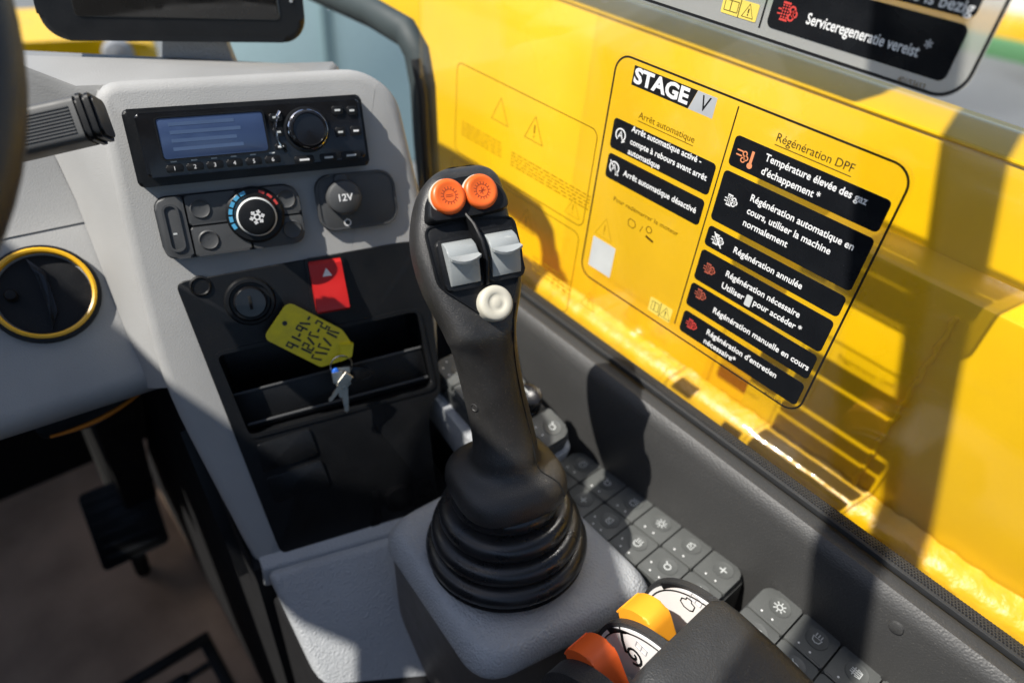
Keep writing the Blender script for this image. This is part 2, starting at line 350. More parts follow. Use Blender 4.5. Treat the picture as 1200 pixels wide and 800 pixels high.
obj('bin_body', hexa([(-0.6, -1.1, 0), (0.6, -1.1, 0), (0.6, 1.1, 0), (-0.6, 1.1, 0), (-0.8, -1.4, 0.9), (0.8, -1.4, 0.9), (0.8, 1.4, 0.9), (-0.8, 1.4, 0.9)], 0.02), mat('skip_green', (0.02, 0.04, 0.025), 0.5), t)
obj('rim', ribbon([(-0.8, -1.4), (0.8, -1.4), (0.8, 1.4), (-0.8, 1.4)], 0.08, 0.88, 0.97, True), M_DARK, t)
# yellow nose of the machine in front of the windscreen with a lamp
c = ray(105, 72)*1.75
t = thing('front_fender', 'yellow fender with a round lamp seen over the dashboard through the windscreen', 'fender', Fr(c, (0.97, -0.25, 0), (0, 0, 1)))
obj('fender_shell', prism(roundpoly([(-0.6, -0.09), (0.13, -0.09), (0.17, 0.03), (0.05, 0.052), (-0.6, 0.055)], 0.03), -0.3, 0.0, 0.015, 3), M_YEL, t)
obj('fender_bracket', box(-0.5, -0.7, -0.25, 0.1, -0.088, -0.05, 0.01), M_DARK, t)
obj('lamp', lathe([(0.038, -0.02), (0.038, 0.012), (0.034, 0.02), (0.018, 0.027), (0.001, 0.029)], (0.07, 0.015, 0.0), 24), M_LAMP, t)
c = ray(425, 70)*4.2
t = thing('cyan_backdrop', 'pale cyan cabin added as the sunlit outdoors between the dashboard corner and the dark frame', 'backdrop', Fr((c.x, c.y, -2.1), (0.9, -0.45, 0), (0.45, 0.9, 0)))  # added block; its pale cyan stands in for the sunlit outdoors
obj('backdrop_wall', box(-0.9, 0.0, 0.0, 0.75, 1.6, 1.9, 0.02), mat('pale_cyan_sheet', (0.50, 0.66, 0.65), 0.5), t)
obj('corner_post', box(-0.22, -0.03, 0.0, -0.16, -0.001, 1.9), mat('cyan_post', (0.16, 0.24, 0.25), 0.5), t)
obj('backdrop_top', box(-0.95, -0.06, 1.901, 0.8, 1.65, 1.97, 0.01), M_PALE, t)
c = ray(95, 20)*9
t = thing('site_building', 'cream site building far beyond the windscreen', 'building', Fr((c.x-2.5, c.y+3.5, -2.1), (1, 0, 0), (0, 1, 0)))
obj('wall', box(-6, 0, 0, 7.5, 4, 3.0, 0.02), mat('cream_render', (0.62, 0.58, 0.48), 0.8, var=0.08, vscale=1), t)
obj('roof', hexa([(-6.3, -0.4, 3.0), (7.8, -0.4, 3.0), (7.8, 4.4, 3.0), (-6.3, 4.4, 3.0), (-6.3, 1.9, 4.0), (7.8, 1.9, 4.0), (7.8, 2.1, 4.0), (-6.3, 2.1, 4.0)]), mat('roof_sheet', (0.3, 0.3, 0.3), 0.6), t)

# ================================================================== CAB ROOF (above the frame; rail shaped and long bar added to cast shade)
t = thing('cab_roof', 'unseen cab roof frame with side rail and bars, shaped to shade the cab', 'roof')
obj('side_rail', prism([(-0.62, 1.1), (-0.62, 0.60), (-0.60, 0.555), (-0.52, 0.40), (-0.50, -0.7), (-0.42, -0.7), (-0.42, 0.30), (-0.345, 0.42), (-0.345, 0.50), (-0.42, 0.575), (-0.53, 0.66), (-0.54, 1.1)], 0.40, 0.46), M_DOOR, t)  # unseen; outline bent so its shadow lands on console and pedestal
obj('shade_bar', prism([(0.24, 0.40), (0.36, 0.40), (0.36, 1.1), (0.24, 1.1)], 0.402, 0.455), M_DOOR, t)  # unseen bar added to shade the top of the yellow housing
obj('cross_bar', prism([(-0.33, 0.206), (0.60, 0.328), (0.60, 0.368), (-0.33, 0.244)], 0.405, 0.455), M_DOOR, t)
obj('rear_liner', prism([(-0.318, -0.7), (0.60, -0.7), (0.60, -0.20), (-0.318, -0.20)], 0.402, 0.455), M_DOOR, t)
obj('far_rail', prism([(0.50, 0.385), (0.60, 0.385), (0.60, 1.1), (0.50, 1.1)], 0.402, 0.455), M_DOOR, t)
for (x, y) in ((-0.57, 1.07), (-0.57, -0.5), (0.57, -0.5)):
    obj('post', box(x-0.03, y-0.03, -1.14, x+0.03, y+0.03, 0.399, 0.008), M_DOOR, t)

# ================================================================== DASHBOARD
a = R(17.9); tl = R(24)
DX = V((math.cos(a), -math.sin(a), 0)); DB = V((-math.sin(a), -math.cos(a), 0)); DY = V((0, 0, 1))*math.cos(tl)-DB*math.sin(tl)
fd = Fr(ray(280, 165)*0.57, DX, DY)
dash = thing('dashboard', 'light grey moulded dashboard with sloping black centre panel', 'dashboard', fd)
out_stack = roundpoly([(-0.098, 0.052), (0.112, 0.052), (0.140, 0.030), (0.148, -0.04), (0.159, -0.13), (0.150, -0.20), (0.1465, -0.255), (0.137, -0.265), (0.131, -0.285), (0.128, -0.405), (-0.058, -0.405), (-0.101, -0.20), (-0.102, -0.10)], [0.02, 0.03, 0.03, 0.03, 0.02, 0.02, 0.004, 0.008, 0.008, 0.004, 0.01, 0.05, 0.05])
# flat top going forward behind the stack
tp_ = [(-0.30, 0.845), (0.07, 0.715), (0.106, 0.612), (0.285, 0.547), (0.312, 0.575), (0.300, 0.66), (0.10, 0.80), (-0.30, 0.96)]
cm = sum((V(p) for p in tp_), V((0, 0)))/len(tp_)
def shelf(k_, z, far): return [fd.loc((cm.x+(p[0]-cm.x)*k_, cm.y+(p[1]-cm.y)*k_, z-(0.024 if i_ in (5, 6, 7) else 0)*far)) for i_, p in enumerate(tp_)]
obj('top_shelf', loft([shelf(1, -0.33, 0), shelf(1, -0.226, 1), shelf(0.993, -0.217, 1), shelf(0.975, -0.2125, 1)]), M_DASH, dash, ang=60)
# left pod, sloping, with the round vents
fv = Fr(ray(52, 345)*0.60, (1, -0.10, 0), (0, 0.70, 0.71))
def dl(p): return fd.loc(p)
def v3(fr, x, y, z): return fr.w(x, y, z)
prof = [(-0.088, -0.070), (-0.100, -0.056), (-0.106, -0.040), (-0.1075, -0.022), (-0.104, -0.009), (-0.097, -0.002), (-0.088, 0.0), (0.072, 0.0), (0.085, -0.002), (0.10, -0.03), (0.10, -0.10), (-0.02, -0.12)]
obj('left_pod', loft([[dl(v3(fv, x, y, z)) for (y, z) in prof] for x in (-0.42, -0.2, 0.0, 0.06, 0.0675)]), M_DASH, dash)
prof = [(0.000, -0.10), (0.000, 0.0), (0.19, 0.105), (0.21, 0.10), (0.21, -0.06)]
# light grey cheek that joins pod and stack
cA = [fd.w(-0.089, y, z) for y, z in ((0.046, -0.040), (0.043, -0.010), (0.0, -0.004), (-0.06, -0.004), (-0.11, -0.004), (-0.16, -0.005), (-0.205, -0.02))]
cC = [V((0.080, 0.735, -0.230)), V((0.080, 0.712, -0.2155)), V((0.080, 0.700, -0.232)), fv.w(0.049, 0.074, 0.003), fv.w(0.049, 0.02, 0.002), fv.w(0.049, -0.05, 0.002), fv.w(0.049, -0.104, -0.010)]
ls = []
for k in range(6):
    f_ = k/5; X_ = 0.080-0.38*f_; yt = 0.712+(0.845-0.712)*f_; pb = fv.w(0.049-0.38*f_, 0.072, 0.0015)
    ls.append([dl(p_) for p_ in (V((X_, yt+0.03, -0.228)), V((X_, yt+0.008, -0.2165)), V((X_, yt-0.004, -0.222)), V((X_, yt-0.012, -0.240)), pb.lerp(V((X_, yt-0.012, -0.240)), 0.35), pb, fv.w(0.049-0.38*f_, 0.055, 0.0012))])
obj('left_slope', loft(ls, cap=False, closed=False), M_DASH, dash, ang=70)
cols = []
for k in range(7):
    f_ = k/6; e_ = f_*f_*(3-2*f_); cols.append([dl(a_.lerp(b_, e_ if f_ < 0.5 else e_)-ray(150, 250).normalized()*0.006*math.sin(math.pi*f_)) for a_, b_ in zip(cC, cA)])
obj('cheek', loft(cols, cap=False, closed=False), M_DASH, dash, ang=70)
def vent(fr, r):
    v = lathe([(r, -0.012), (r, 0.004), (r*0.98, 0.0065), (r*0.90, 0.0075), (r*0.86, 0.004), (r*0.84, -0.006), (0.001, -0.006)], (0, 0, 0), 48)
    return v
for i, (pxl, dep, r) in enumerate((((52, 345), 0.60, 0.0435), ((18, 208), 0.70, 0.034))):
    f2 = Fr(ray(*pxl)*dep, (1, -0.1, 0), (0, 0.70, 0.71) if i == 0 else (0, 0.45, 0.89))
    m4 = fd.M().inverted() @ f2.M()
    def put(name, bm, m, par):
        me = finish(bm); me.transform(m4); return obj(name, me, m, par)
    v = put('air_vent', vent(f2, r), M_BLK, dash)
    put('ring', lathe([(r*0.925, 0.0070), (r*0.92, 0.0093), (r*0.88, 0.0100), (r*0.84, 0.0092), (r*0.83, 0.004)], n=48, cap=False), M_GOLD, v)
    b = bmesh.new(); prism(circ(0, 0, r*0.80, 40), -0.004, 0.001, 0.0008, 2, bm=b); put('louvre_disc', b, M_BLK, v)
    put('louvre', prism(roundpoly([(-r*0.10, -r*0.78), (r*0.12, -r*0.4), (r*0.16, r*0.4), (-r*0.08, r*0.78), (-r*0.02, r*0.4), (-r*0.02, -r*0.4)], 0.003), 0.001, 0.006, 0.001), M_GLOSS, v)
    put('tab', lathe([(0.005, 0.0), (0.005, 0.008), (0.004, 0.010), (0.001, 0.0105)], (-r*0.52, r*0.1, 0.001), 18), M_BLK, v)
# lower vent under the pod with its orange line
cc = ray(108, 478)*0.66
f2 = Fr(cc, (1, -0.10, 0), (0, 0.45, 0.89)); m4 = fd.M().inverted() @ f2.M()
def put(name, bm, m, par):
    me = finish(bm); me.transform(m4); return obj(name, me, m, par)
v = put('lower_outlet', prism(roundpoly([(-0.048, -0.016), (0.0, -0.018), (0.05, 0.004), (0.055, 0.03), (-0.05, 0.03)], 0.01), -0.12, 0.0, 0.004), M_BLK, dash)
put('orange_line', tube([(-0.040+0.088*k/10, -0.0135+0.016*(k/10)**2.2-0.002*math.sin(k/10*3.14), 0.0015) for k in range(11)], [0.0012+0.0012*math.sin(math.pi*min(1, max(0, (k+0.5)/11))) for k in range(11)], 8), M_AMB, v)
obj('under_box', loft([[dl(V((x, y, z))) for (y, z) in ((0.575, -0.49), (0.90, -0.40), (0.98, -0.95), (0.86, -0.95), (0.72, -0.62))] for x in (0.03, 0.076)]), M_DARK, dash)

# black centre panel with a storage tray
blk = roundpoly([fd.px(205, 331), fd.px(330, 650), V((0.1265, -0.385)), V((0.1285, -0.288)), V((0.1350, -0.2665)), V((0.1452, -0.2570)), V((0.146, -0.19)), V((0.146, -0.104)), V((0.125, -0.102))], [0.008, 0.012, 0.004, 0.006, 0.004, 0.004, 0.01, 0.01, 0.005])
TL_, TR_, BL_, BR_ = V((-0.0545, -0.176)), V((0.132, -0.168)), V((-0.0415, -0.260)), V((0.139, -0.2515))
bm = bmesh.new()                                          # panel face with a real opening
ins = roundpoly([TL_, BL_, BR_, TR_], 0.008, 4)
n = len(ins)
def ringpts(poly, N):
    L = [0]; P2 = [V(p) for p in poly]+[V(poly[0])]
    for i in range(len(poly)): L.append(L[-1]+(P2[i+1]-P2[i]).length)
    return P2, L
cen = sum((V(p) for p in ins), V((0, 0)))/n
def hit(poly, ang):
    d2 = V((math.cos(ang), math.sin(ang))); best = None
    for i in range(len(poly)):
        p0 = V(poly[i])-cen; p1 = V(poly[(i+1) % len(poly)])-cen; e = p1-p0; den = d2.x*e.y-d2.y*e.x
        if abs(den) < 1e-12: continue
        tt = (p0.x*e.y-p0.y*e.x)/den; s = (p0.x*d2.y-p0.y*d2.x)/den
        if tt > 0 and -1e-6 <= s <= 1+1e-6 and (best is None or tt > best): best = tt
    return cen+d2*best
def inset(pts, d):
    P2 = [V(p) for p in pts]; N = len(P2); r = []
    for k in range(N):
        t_ = (P2[(k+1) % N]-P2[k-1]).normalized(); r.append(P2[k]+V((-t_.y, t_.x))*d)
    return r
def angles(*polys): return sorted({round(math.atan2((V(p)-cen).y, (V(p)-cen).x), 4) for q in polys for p in q})
ins2 = [cen+(V(p)-cen)*1.02 for p in ins]
an = angles(ins2, out_stack); O_ = [hit(out_stack, q) for q in an]; I_ = [hit(ins2, q) for q in an]
O1, O2, O3 = inset(O_, 0.0012), inset(O_, 0.0045), inset(O_, 0.0105)
rg = [[(q.x, q.y, z) for q in pp] for pp, z in ((O_, -0.115), (O_, -0.012), (O1, -0.0055), (O2, -0.0016), (O3, 0.0), (I_, 0.0), (I_, -0.10))]
obj('centre_stack', loft(rg, cap=False), M_DASH, dash, ang=50)
angs = angles(ins, blk)
O_ = [hit(blk, q) for q in angs]; I_ = [hit(ins, q) for q in angs]
PZ = 0.0022
obj('black_panel', loft([[(q.x, q.y, -0.004) for q in O_], [(q.x, q.y, PZ-0.0006) for q in O_], [(q.x+(cen.x-q.x)*0.006, q.y+(cen.y-q.y)*0.006, PZ) for q in O_], [(q.x, q.y, PZ) for q in I_], [(q.x, q.y, PZ-0.004) for q in I_]], cap=False), M_BLK, dash)
bpan = dash.children[-1]
tr = obj('storage_tray', loft([[(p[0], p[1], z) for p in ins] for z in (PZ-0.003, -0.075)] + [[(cen.x+(p[0]-cen.x)*0.02, cen.y+(p[1]-cen.y)*0.02, -0.075) for p in ins]], cap=False), M_BLK, dash)
obj('tray_rim', ribbon([V(p) for p in roundpoly([TL_, BL_, BR_, TR_], 0.008, 4)], 0.0035, PZ-0.001, PZ+0.0012, True), M_BLK, tr)
lip = [V((-0.048, -0.222)), V((-0.0415, -0.258)), V((0.137, -0.2495)), V((0.134, -0.212))]
obj('retaining_lip', prism(roundpoly(lip, 0.003), -0.018, -0.013, 0.0012), M_BLK, tr)
obj('lip_edge', tube([(-0.0475, -0.2215, -0.013), (0.1335, -0.2115, -0.013)], 0.0012, 8), M_PANELB, tr)
obj('tray_shelf', tube([(-0.040, -0.252, -0.010), (0.136, -0.243, -0.010)], 0.0014, 8), M_PANELB, tr)
# blank switch plates, a hole plug and the raised maker's letters
for (p0, p1, p2, p3) in (((300, 520), (362, 500), (372, 530), (308, 552)), ((312, 558), (376, 537), (386, 566), (322, 588))):
    q = [fd.px(*x) for x in (p0, p3, p2, p1)]
    obj('blank_plate', prism(roundpoly(q, 0.003), PZ-0.001, PZ+0.0018, 0.0006), M_BLK, bpan)
q = fd.px(232, 335); obj('fixing_plug', lathe([(0.009, 0), (0.009, 0.001), (0.0075, 0.0018), (0.0065, 0.0006), (0.001, 0.0006)], (q.x+0.002, q.y, PZ), 24), M_BLK, bpan)
p0 = fd.px(432, 600); p1 = fd.px(545, 562)
textspan(fd, 'JCB', (430, 592), (509, 574), 0.030, PZ+0.0005, M_GLOSS, bpan, off=0.0012, name='raised_letters')

# ================================================================== RADIO
t = thing('radio', 'black single-slot radio with blue display and chrome-edged knob above the climate panel', 'radio', fd)
rx0, rx1, ry0, ry1 = -0.0775, 0.1005, -0.0265, 0.0265
obj('trim_frame', prism(rrect(rx0-0.003, ry0-0.003, rx1+0.003, ry1+0.003, 0.004), -0.002, 0.012, 0.003, 3), M_BLK, t)
face = obj('faceplate', prism(rrect(rx0+0.006, ry0+0.004, rx1-0.001, ry1-0.001, 0.003), 0.011, 0.021, 0.002, 3), M_GLOSS, t)
dsp = obj('display', prism(rrect(rx0+0.020, ry0+0.017, rx0+0.098, ry1-0.006, 0.002), 0.020, 0.0216, 0.0004), M_LCD, t)
for k in range(4):
    obj('display_line', box(rx0+0.028, ry0+0.0225+k*0.0062, 0.02155, rx0+0.080-0.004*(k % 2), ry0+0.0252+k*0.0062, 0.02175), M_LCDL, dsp)
obj('display_bezel', ribbon(rrect(rx0+0.019, ry0+0.016, rx0+0.099, ry1-0.005, 0.003), 0.0012, 0.0205, 0.0222, True), M_BLK, face)
for k in range(6):
    x = rx0+0.026+k*0.0148
    b = obj('preset_button', prism(rrect(x-0.0062, ry0+0.0065, x+0.0062, ry0+0.0125, 0.002), 0.020, 0.0228, 0.0008), M_BLK, t)
    obj('lettering', text(str(k+1), 0.0045, x, ry0+0.0095, 0.0229, align='CENTER'), M_WHITE, b, smooth=False)
    obj('key_mark', box(x-0.002, ry0+0.0142, 0.0209, x+0.0025, ry0+0.0152, 0.0213), M_ICON, face)
kx, ky = rx0+0.131, 0.004
kn = obj('volume_knob', lathe([(0.0150, 0.020), (0.0150, 0.034), (0.0142, 0.0365), (0.0128, 0.0370), (0.0122, 0.0358), (0.001, 0.0352)], (kx, ky, 0), 40), M_GLOSS, t)
obj('chrome_ring', lathe([(0.0151, 0.022), (0.0160, 0.0225), (0.0160, 0.0285), (0.0151, 0.029)], (kx, ky, 0), 40, cap=False), M_CHR, kn)
obj('knob_collar', lathe([(0.0185, 0.020), (0.0182, 0.0228), (0.0165, 0.0232)], (kx, ky, 0), 40, cap=False), M_BLK, kn)
obj('chrome_arc', tube([(kx+0.025*math.cos(R(q)), ky+0.025*math.sin(R(q)), 0.0222) for q in range(140, 225, 8)], 0.0012, 8), M_CHR, face)
for (x, y, w, h, s) in ((rx0+0.108, 0.0155, 0.010, 0.006, 'SRC'), (rx0+0.108, 0.004, 0.008, 0.007, '*'), (rx0+0.108, -0.0075, 0.009, 0.005, 'DISP'), (rx0+0.158, 0.0175, 0.009, 0.007, '\u25b6'), (rx0+0.170, 0.0165, 0.008, 0.007, '/'), (rx0+0.171, 0.0, 0.009, 0.008, 'BT'),
                        (rx0+0.158, 0.0, 0.008, 0.008, '-'), (rx0+0.125, -0.0195, 0.016, 0.006, 'MENU'), (rx0+0.145, -0.0195, 0.014, 0.006, 'AUX'), (rx0+0.164, -0.0195, 0.016, 0.006, '')):
    b = obj('function_button', prism(rrect(x-w/2, y-h/2, x+w/2, y+h/2, 0.0015), 0.020, 0.0226, 0.0006), M_BLK, t)
    obj('key_mark', box(x-w*0.25, y-0.0008, 0.02255, x+w*0.25, y+0.0008, 0.0229), M_WHITE if s in ('MENU', 'DISP', 'BT') else M_ICON, b)

# ================================================================== CLIMATE PANEL
t = thing('climate_panel', 'dark grey climate control panel with round temperature knob below the radio', 'control panel', fd)
cx0, cx1, cy0, cy1 = -0.0745, 0.0400, -0.0900, -0.0380
obj('back_plate', prism(rrect(cx0, cy0, cx1, cy1, (0.012, 0.012, 0.014, 0.010)), -0.001, 0.003, 0.001), M_BLK, t)
def cbtn(pts, r, name, pos, scale=0.0072):
    b = obj(name, prism(roundpoly(pts, r), 0.002, 0.0095, 0.0018, 3), M_PANELB, t)
    if pos: obj('dimple', lathe([(scale*1.15, 0.0098), (scale, 0.0106), (scale*0.86, 0.0100), (scale*0.4, 0.0097), (0.0005, 0.0096)], (*pos, 0), 24, cap=False), M_PANELB, b)
    return b
lb = cbtn([(cx0+0.001, cy0+0.001), (cx0+0.0225, cy0+0.001), (cx0+0.0225, cy1-0.001), (cx0+0.001, cy1-0.001)], [0.010, 0.003, 0.003, 0.010], 'rocker_key', None)
obj('rocker_groove', ribbon(rrect(cx0+0.0065, cy0+0.008, cx0+0.0172, cy1-0.007, 0.005), 0.0018, 0.009, 0.0108, True), M_PANELB, lb)
obj('key_mark', box(cx0+0.0105, cy0+0.021, 0.0094, cx0+0.0135, cy0+0.0225, 0.0097), M_ICON, lb)
my = (cy0+cy1)/2; kx, ky = 0.0015, my+0.0035
cbtn([(cx0+0.024, my+0.0008), (kx-0.012, my+0.0008), (kx-0.012, cy1-0.001), (cx0+0.024, cy1-0.001)], [0.002, 0.002, 0.002, 0.002], 'fan_key', (cx0+0.0345, my+0.0135))
cbtn([(cx0+0.024, cy0+0.001), (kx-0.008, cy0+0.001), (kx-0.008, my-0.0008), (cx0+0.024, my-0.0008)], [0.002, 0.002, 0.002, 0.002], 'vent_key', (cx0+0.036, my-0.0125))
cbtn([(kx-0.010, my+0.0008), (cx1-0.001, my+0.0008), (cx1-0.001, cy1-0.001), (kx-0.010, cy1-0.001)], [0.002, 0.002, 0.013, 0.002], 'air_key', (cx1-0.012, my+0.0135))
cbtn([(kx-0.006, cy0+0.001), (cx1-0.001, cy0+0.001), (cx1-0.001, my-0.0008), (kx-0.006, my-0.0008)], [0.002, 0.011, 0.002, 0.002], 'screen_key', (cx1-0.011, my-0.0125))
kn = obj('temperature_knob', lathe([(0.0235, 0.004), (0.0235, 0.011), (0.0215, 0.0125), (0.0175, 0.0125), (0.0165, 0.020), (0.0155, 0.030), (0.0145, 0.0325), (0.0125, 0.0335), (0.001, 0.0335)], (kx, ky, 0), 44), M_BLK, t)
obj('silver_rim', lathe([(0.0156, 0.0290), (0.0158, 0.0305), (0.0150, 0.0322), (0.0144, 0.0328)], (kx, ky, 0), 44, cap=False), M_ICON, kn)
for k in range(6):
    q0 = 105+k*18
    pts = [(kx+0.0198*math.cos(R(q0+j*3.4)), ky+0.0198*math.sin(R(q0+j*3.4))) for j in range(5)]
    obj('cold_mark', ribbon(pts, 0.0030, 0.0124, 0.0128), M_HBLUE, kn, smooth=False)
for k in range(3):
    pts = [(kx+0.0198*math.cos(R(20+k*20+j*3.4)), ky+0.0198*math.sin(R(20+k*20+j*3.4))) for j in range(5)]
    obj('warm_mark', ribbon(pts, 0.0020, 0.0124, 0.0128), M_REDI, kn, smooth=False)
bm = bmesh.new()
for k in range(6):
    c_, s_ = math.cos(R(60*k+10)), math.sin(R(60*k+10)); ribbon([(kx+0.0018*c_, ky+0.0018*s_), (kx+0.0060*c_, ky+0.0060*s_)], 0.0014, 0.0335, 0.0338, bm=bm)
    ribbon([(kx+0.0034*c_, ky+0.0034*s_), (kx+0.0048*c_-0.0016*s_, ky+0.0048*s_+0.0016*c_)], 0.0011, 0.0335, 0.0338, bm=bm)
    ribbon([(kx+0.0034*c_, ky+0.0034*s_), (kx+0.0048*c_+0.0016*s_, ky+0.0048*s_-0.0016*c_)], 0.0011, 0.0335, 0.0338, bm=bm)
ribbon(circ(kx, ky, 0.0021, 12), 0.0012, 0.0335, 0.0339, True, bm=bm)
obj('snow_symbol', bm, M_WHITE, kn, smooth=False)

# ================================================================== POWER SOCKET PLATE
t = thing('power_socket', 'dark grey socket plate with round 12V cap right of the climate panel', 'socket', fd)
sx0, sx1, sy0, sy1 = 0.0535, 0.1245, -0.0835, -0.0345
pl_ = obj('plate', prism(rrect(sx0, sy0, sx1, sy1, 0.013), -0.001, 0.0055, 0.0018, 3), M_PANELB, t)
obj('plate_rim', ribbon(rrect(sx0+0.0015, sy0+0.0015, sx1-0.0015, sy1-0.0015, 0.012), 0.0014, 0.0045, 0.0062, True), M_PANELB, pl_)
kx, ky = 0.0765, -0.0545
cp = obj('socket_cap', lathe([(0.0150, 0.004), (0.0150, 0.014), (0.0140, 0.0165), (0.0120, 0.0178), (0.001, 0.0182)], (kx, ky, 0), 36), M_PANELB, t)
obj('lettering', text('12V', 0.0085, kx, ky, 0.0183, align='CENTER', off=0.0002), M_WHITE, cp, smooth=False)
obj('hinge_tab', prism(rrect(kx-0.0055, ky+0.012, kx+0.0055, ky+0.0195, 0.002), 0.004, 0.0105, 0.001), M_PANELB, cp)
obj('pull_tab', prism(rrect(kx-0.005, ky-0.0185, kx+0.005, ky-0.0125, 0.0015), 0.004, 0.0095, 0.001), M_PANELB, cp)
bm = bmesh.new(); ribbon(circ(kx+0.001, -0.0772, 0.0028, 14), 0.0011, 0.0054, 0.0058, True, bm=bm); ribbon([(kx+0.001, -0.0745), (kx+0.001, -0.0725)], 0.001, 0.0054, 0.0058, bm=bm); ribbon([(kx-0.0015, -0.0725), (kx+0.0035, -0.0725)], 0.001, 0.0054, 0.0058, bm=bm)
obj('socket_symbol', bm, M_WHITE, pl_, smooth=False)

# ================================================================== IGNITION, HAZARD, KEYS
q = fd.px(293, 352)
t = thing('ignition_switch', 'round black ignition switch on the black panel left of the red switch', 'switch', fd)
obj('bezel', lathe([(0.0215, PZ-0.001), (0.0215, 0.004), (0.0200, 0.0062), (0.0175, 0.0065), (0.0165, 0.004), (0.0135, 0.004)], (q.x, q.y, 0), 40, cap=False), M_BLK, t)
br = obj('barrel', lathe([(0.0138, 0.002), (0.0138, 0.0085), (0.0125, 0.0105), (0.001, 0.0105)], (q.x, q.y, 0), 32), M_GLOSS, t)
obj('key_slot', box(q.x-0.0013, q.y-0.006, 0.0100, q.x+0.0013, q.y+0.006, 0.0112, 0.0003), M_DARK, br)
q = fd.px(384, 333)
t = thing('hazard_switch', 'red hazard rocker switch with white triangle on the black panel', 'switch', fd)
hz = obj('rocker', loft([[(q.x+x*sc, q.y+y, z) for x in (-0.0145, 0.0145)] + [(q.x+x*sc, q.y+y, PZ-0.001) for x in (0.0145, -0.0145)] for (y, z, sc) in ((-0.024, 0.005, 0.94), (-0.0230, 0.0125, 0.98), (-0.021, 0.0150, 1), (-0.012, 0.0145, 1), (0.002, 0.0100, 1), (0.012, 0.0080, 1), (0.020, 0.0070, 1), (0.0235, 0.004, 0.97))]), M_RED, t, ang=30)
obj('switch_bezel', ribbon(rrect(q.x-0.0160, q.y-0.0255, q.x+0.0160, q.y+0.025, 0.003), 0.0028, PZ-0.0005, 0.0046, True), M_BLK, t)
bm = bmesh.new(); prism([(q.x-0.0055, q.y+0.007), (q.x+0.0055, q.y+0.007), (q.x, q.y+0.0165)], 0.0078, 0.0086, bm=bm); obj('triangle_mark', bm, M_WHITE, hz, smooth=False)

# key ring lying over the tray: tag, ring, keys, blue charm
t = thing('key_ring', 'keys with a yellow handwritten tag resting over the storage tray', 'keys', fd)
tg = [fd.px(*p, 0.016) for p in ((337, 353), (308, 396), (376, 430), (400, 423), (414, 405), (401, 386))]
tp = roundpoly(tg, [0.007, 0.007, 0.003, 0.003, 0.003, 0.003])
tgo = obj('paper_tag', prism(tp, 0.0155, 0.0163), M_TAG, t)
ax = (tg[5]-tg[0]).normalized(); ay = V((-ax.y, ax.x)); og = (tg[0]+tg[1])/2
obj('eyelet', lathe([(0.0022, 0), (0.0022, 0.0003), (0.0004, 0.0003)], (*(og+ax*0.0085+ay*0.001), 0.0163), 12), M_INK, tgo)
bm = bmesh.new(); rnd = random.Random(9)
glyphs = (((0, 0), (0, 2), (1, 2), (1, 1), (0, 1)), ((0, 2), (0, 0)), ((1, 2), (0, 2), (0, 1), (1, 1), (1, 0), (0, 0)), ((0, 2), (1, 0)), ((1, 2), (0, 0)), ((0, 2), (0.5, 0), (1, 2)), ((0, 2), (1, 2), (0.4, 0)), ((0, 1), (1, 1)), ((0, 0), (0, 2), (1, 0), (1, 2)))
for r_ in range(3):                                       # three rows of pen strokes across the tag, too blurred to read
    x0 = 0.0195+r_*0.0125
    for j in range(6):
        g_ = rnd.choice(glyphs); yy = 0.0165-j*0.0058; k_ = rnd.uniform(0.85, 1.1)
        ribbon([og+ax*(x0+0.0098*k_*(1-gy/2))+ay*(yy-0.0036*gx) for gx, gy in g_], 0.0019, 0.01628, 0.0165, bm=bm)
obj('pen_marks', bm, M_INK, tgo, smooth=False)
fo = [fd.px(*p, 0.020) for p in ((398, 404), (414, 402), (412, 417), (400, 424))]
obj('tag_fold', hexa([(*fo[3], 0.0163), (*fo[2], 0.0163), (*fo[1], 0.0163), (*fo[0], 0.0163), (*fo[3], 0.0185), (*fo[2], 0.022), (*fo[1], 0.022), (*fo[0], 0.0185)]), M_TAG, tgo, smooth=False)
rc = fd.px(400, 428, 0.018)
obj('split_ring', tube([(rc.x+0.010*math.cos(q_*0.35), rc.y+0.010*math.sin(q_*0.35), 0.018+0.003*math.sin(q_*0.35)) for q_ in range(18)], 0.0008, 6, True), M_MET, t)
def key(p0, p1, w, name='key'):
    a_ = fd.px(*p0, 0.017); b_ = fd.px(*p1, 0.017); d_ = (b_-a_).normalized(); n_ = V((-d_.y, d_.x)); L_ = (b_-a_).length
    pts = [a_+n_*w, a_+d_*L_*0.38+n_*w, a_+d_*L_*0.42+n_*w*0.42, b_+n_*w*0.42-d_*0.002, b_, b_-n_*w*0.42-d_*0.003, b_-n_*w*0.2-d_*0.006, b_-n_*w*0.45-d_*0.009, a_+d_*L_*0.42-n_*w*0.42, a_+d_*L_*0.38-n_*w, a_-n_*w]
    return pts
for nm, p0, p1, w, z in (('key', (402, 430), (406, 483), 0.006, 0.0165), ('key', (394, 434), (399, 465), 0.005, 0.0200), ('key', (408, 436), (384, 468), 0.0045, 0.0225)):
    obj(nm, prism(key(p0, p1, w), z, z+0.0018, 0.0004, 1), M_MET, t)
a_ = [fd.px(*p, 0.014) for p in ((405, 428), (432, 430), (438, 438), (420, 447), (404, 440))]
obj('key_head', prism(roundpoly(a_, 0.004), 0.011, 0.0160, 0.0015), M_BLK, t)
a_ = [fd.px(*p, 0.020) for p in ((389, 433), (396, 430), (398, 448), (391, 450))]
obj('blue_charm', prism(roundpoly(a_, 0.003), 0.0185, 0.0215, 0.001), M_BLUE, t)

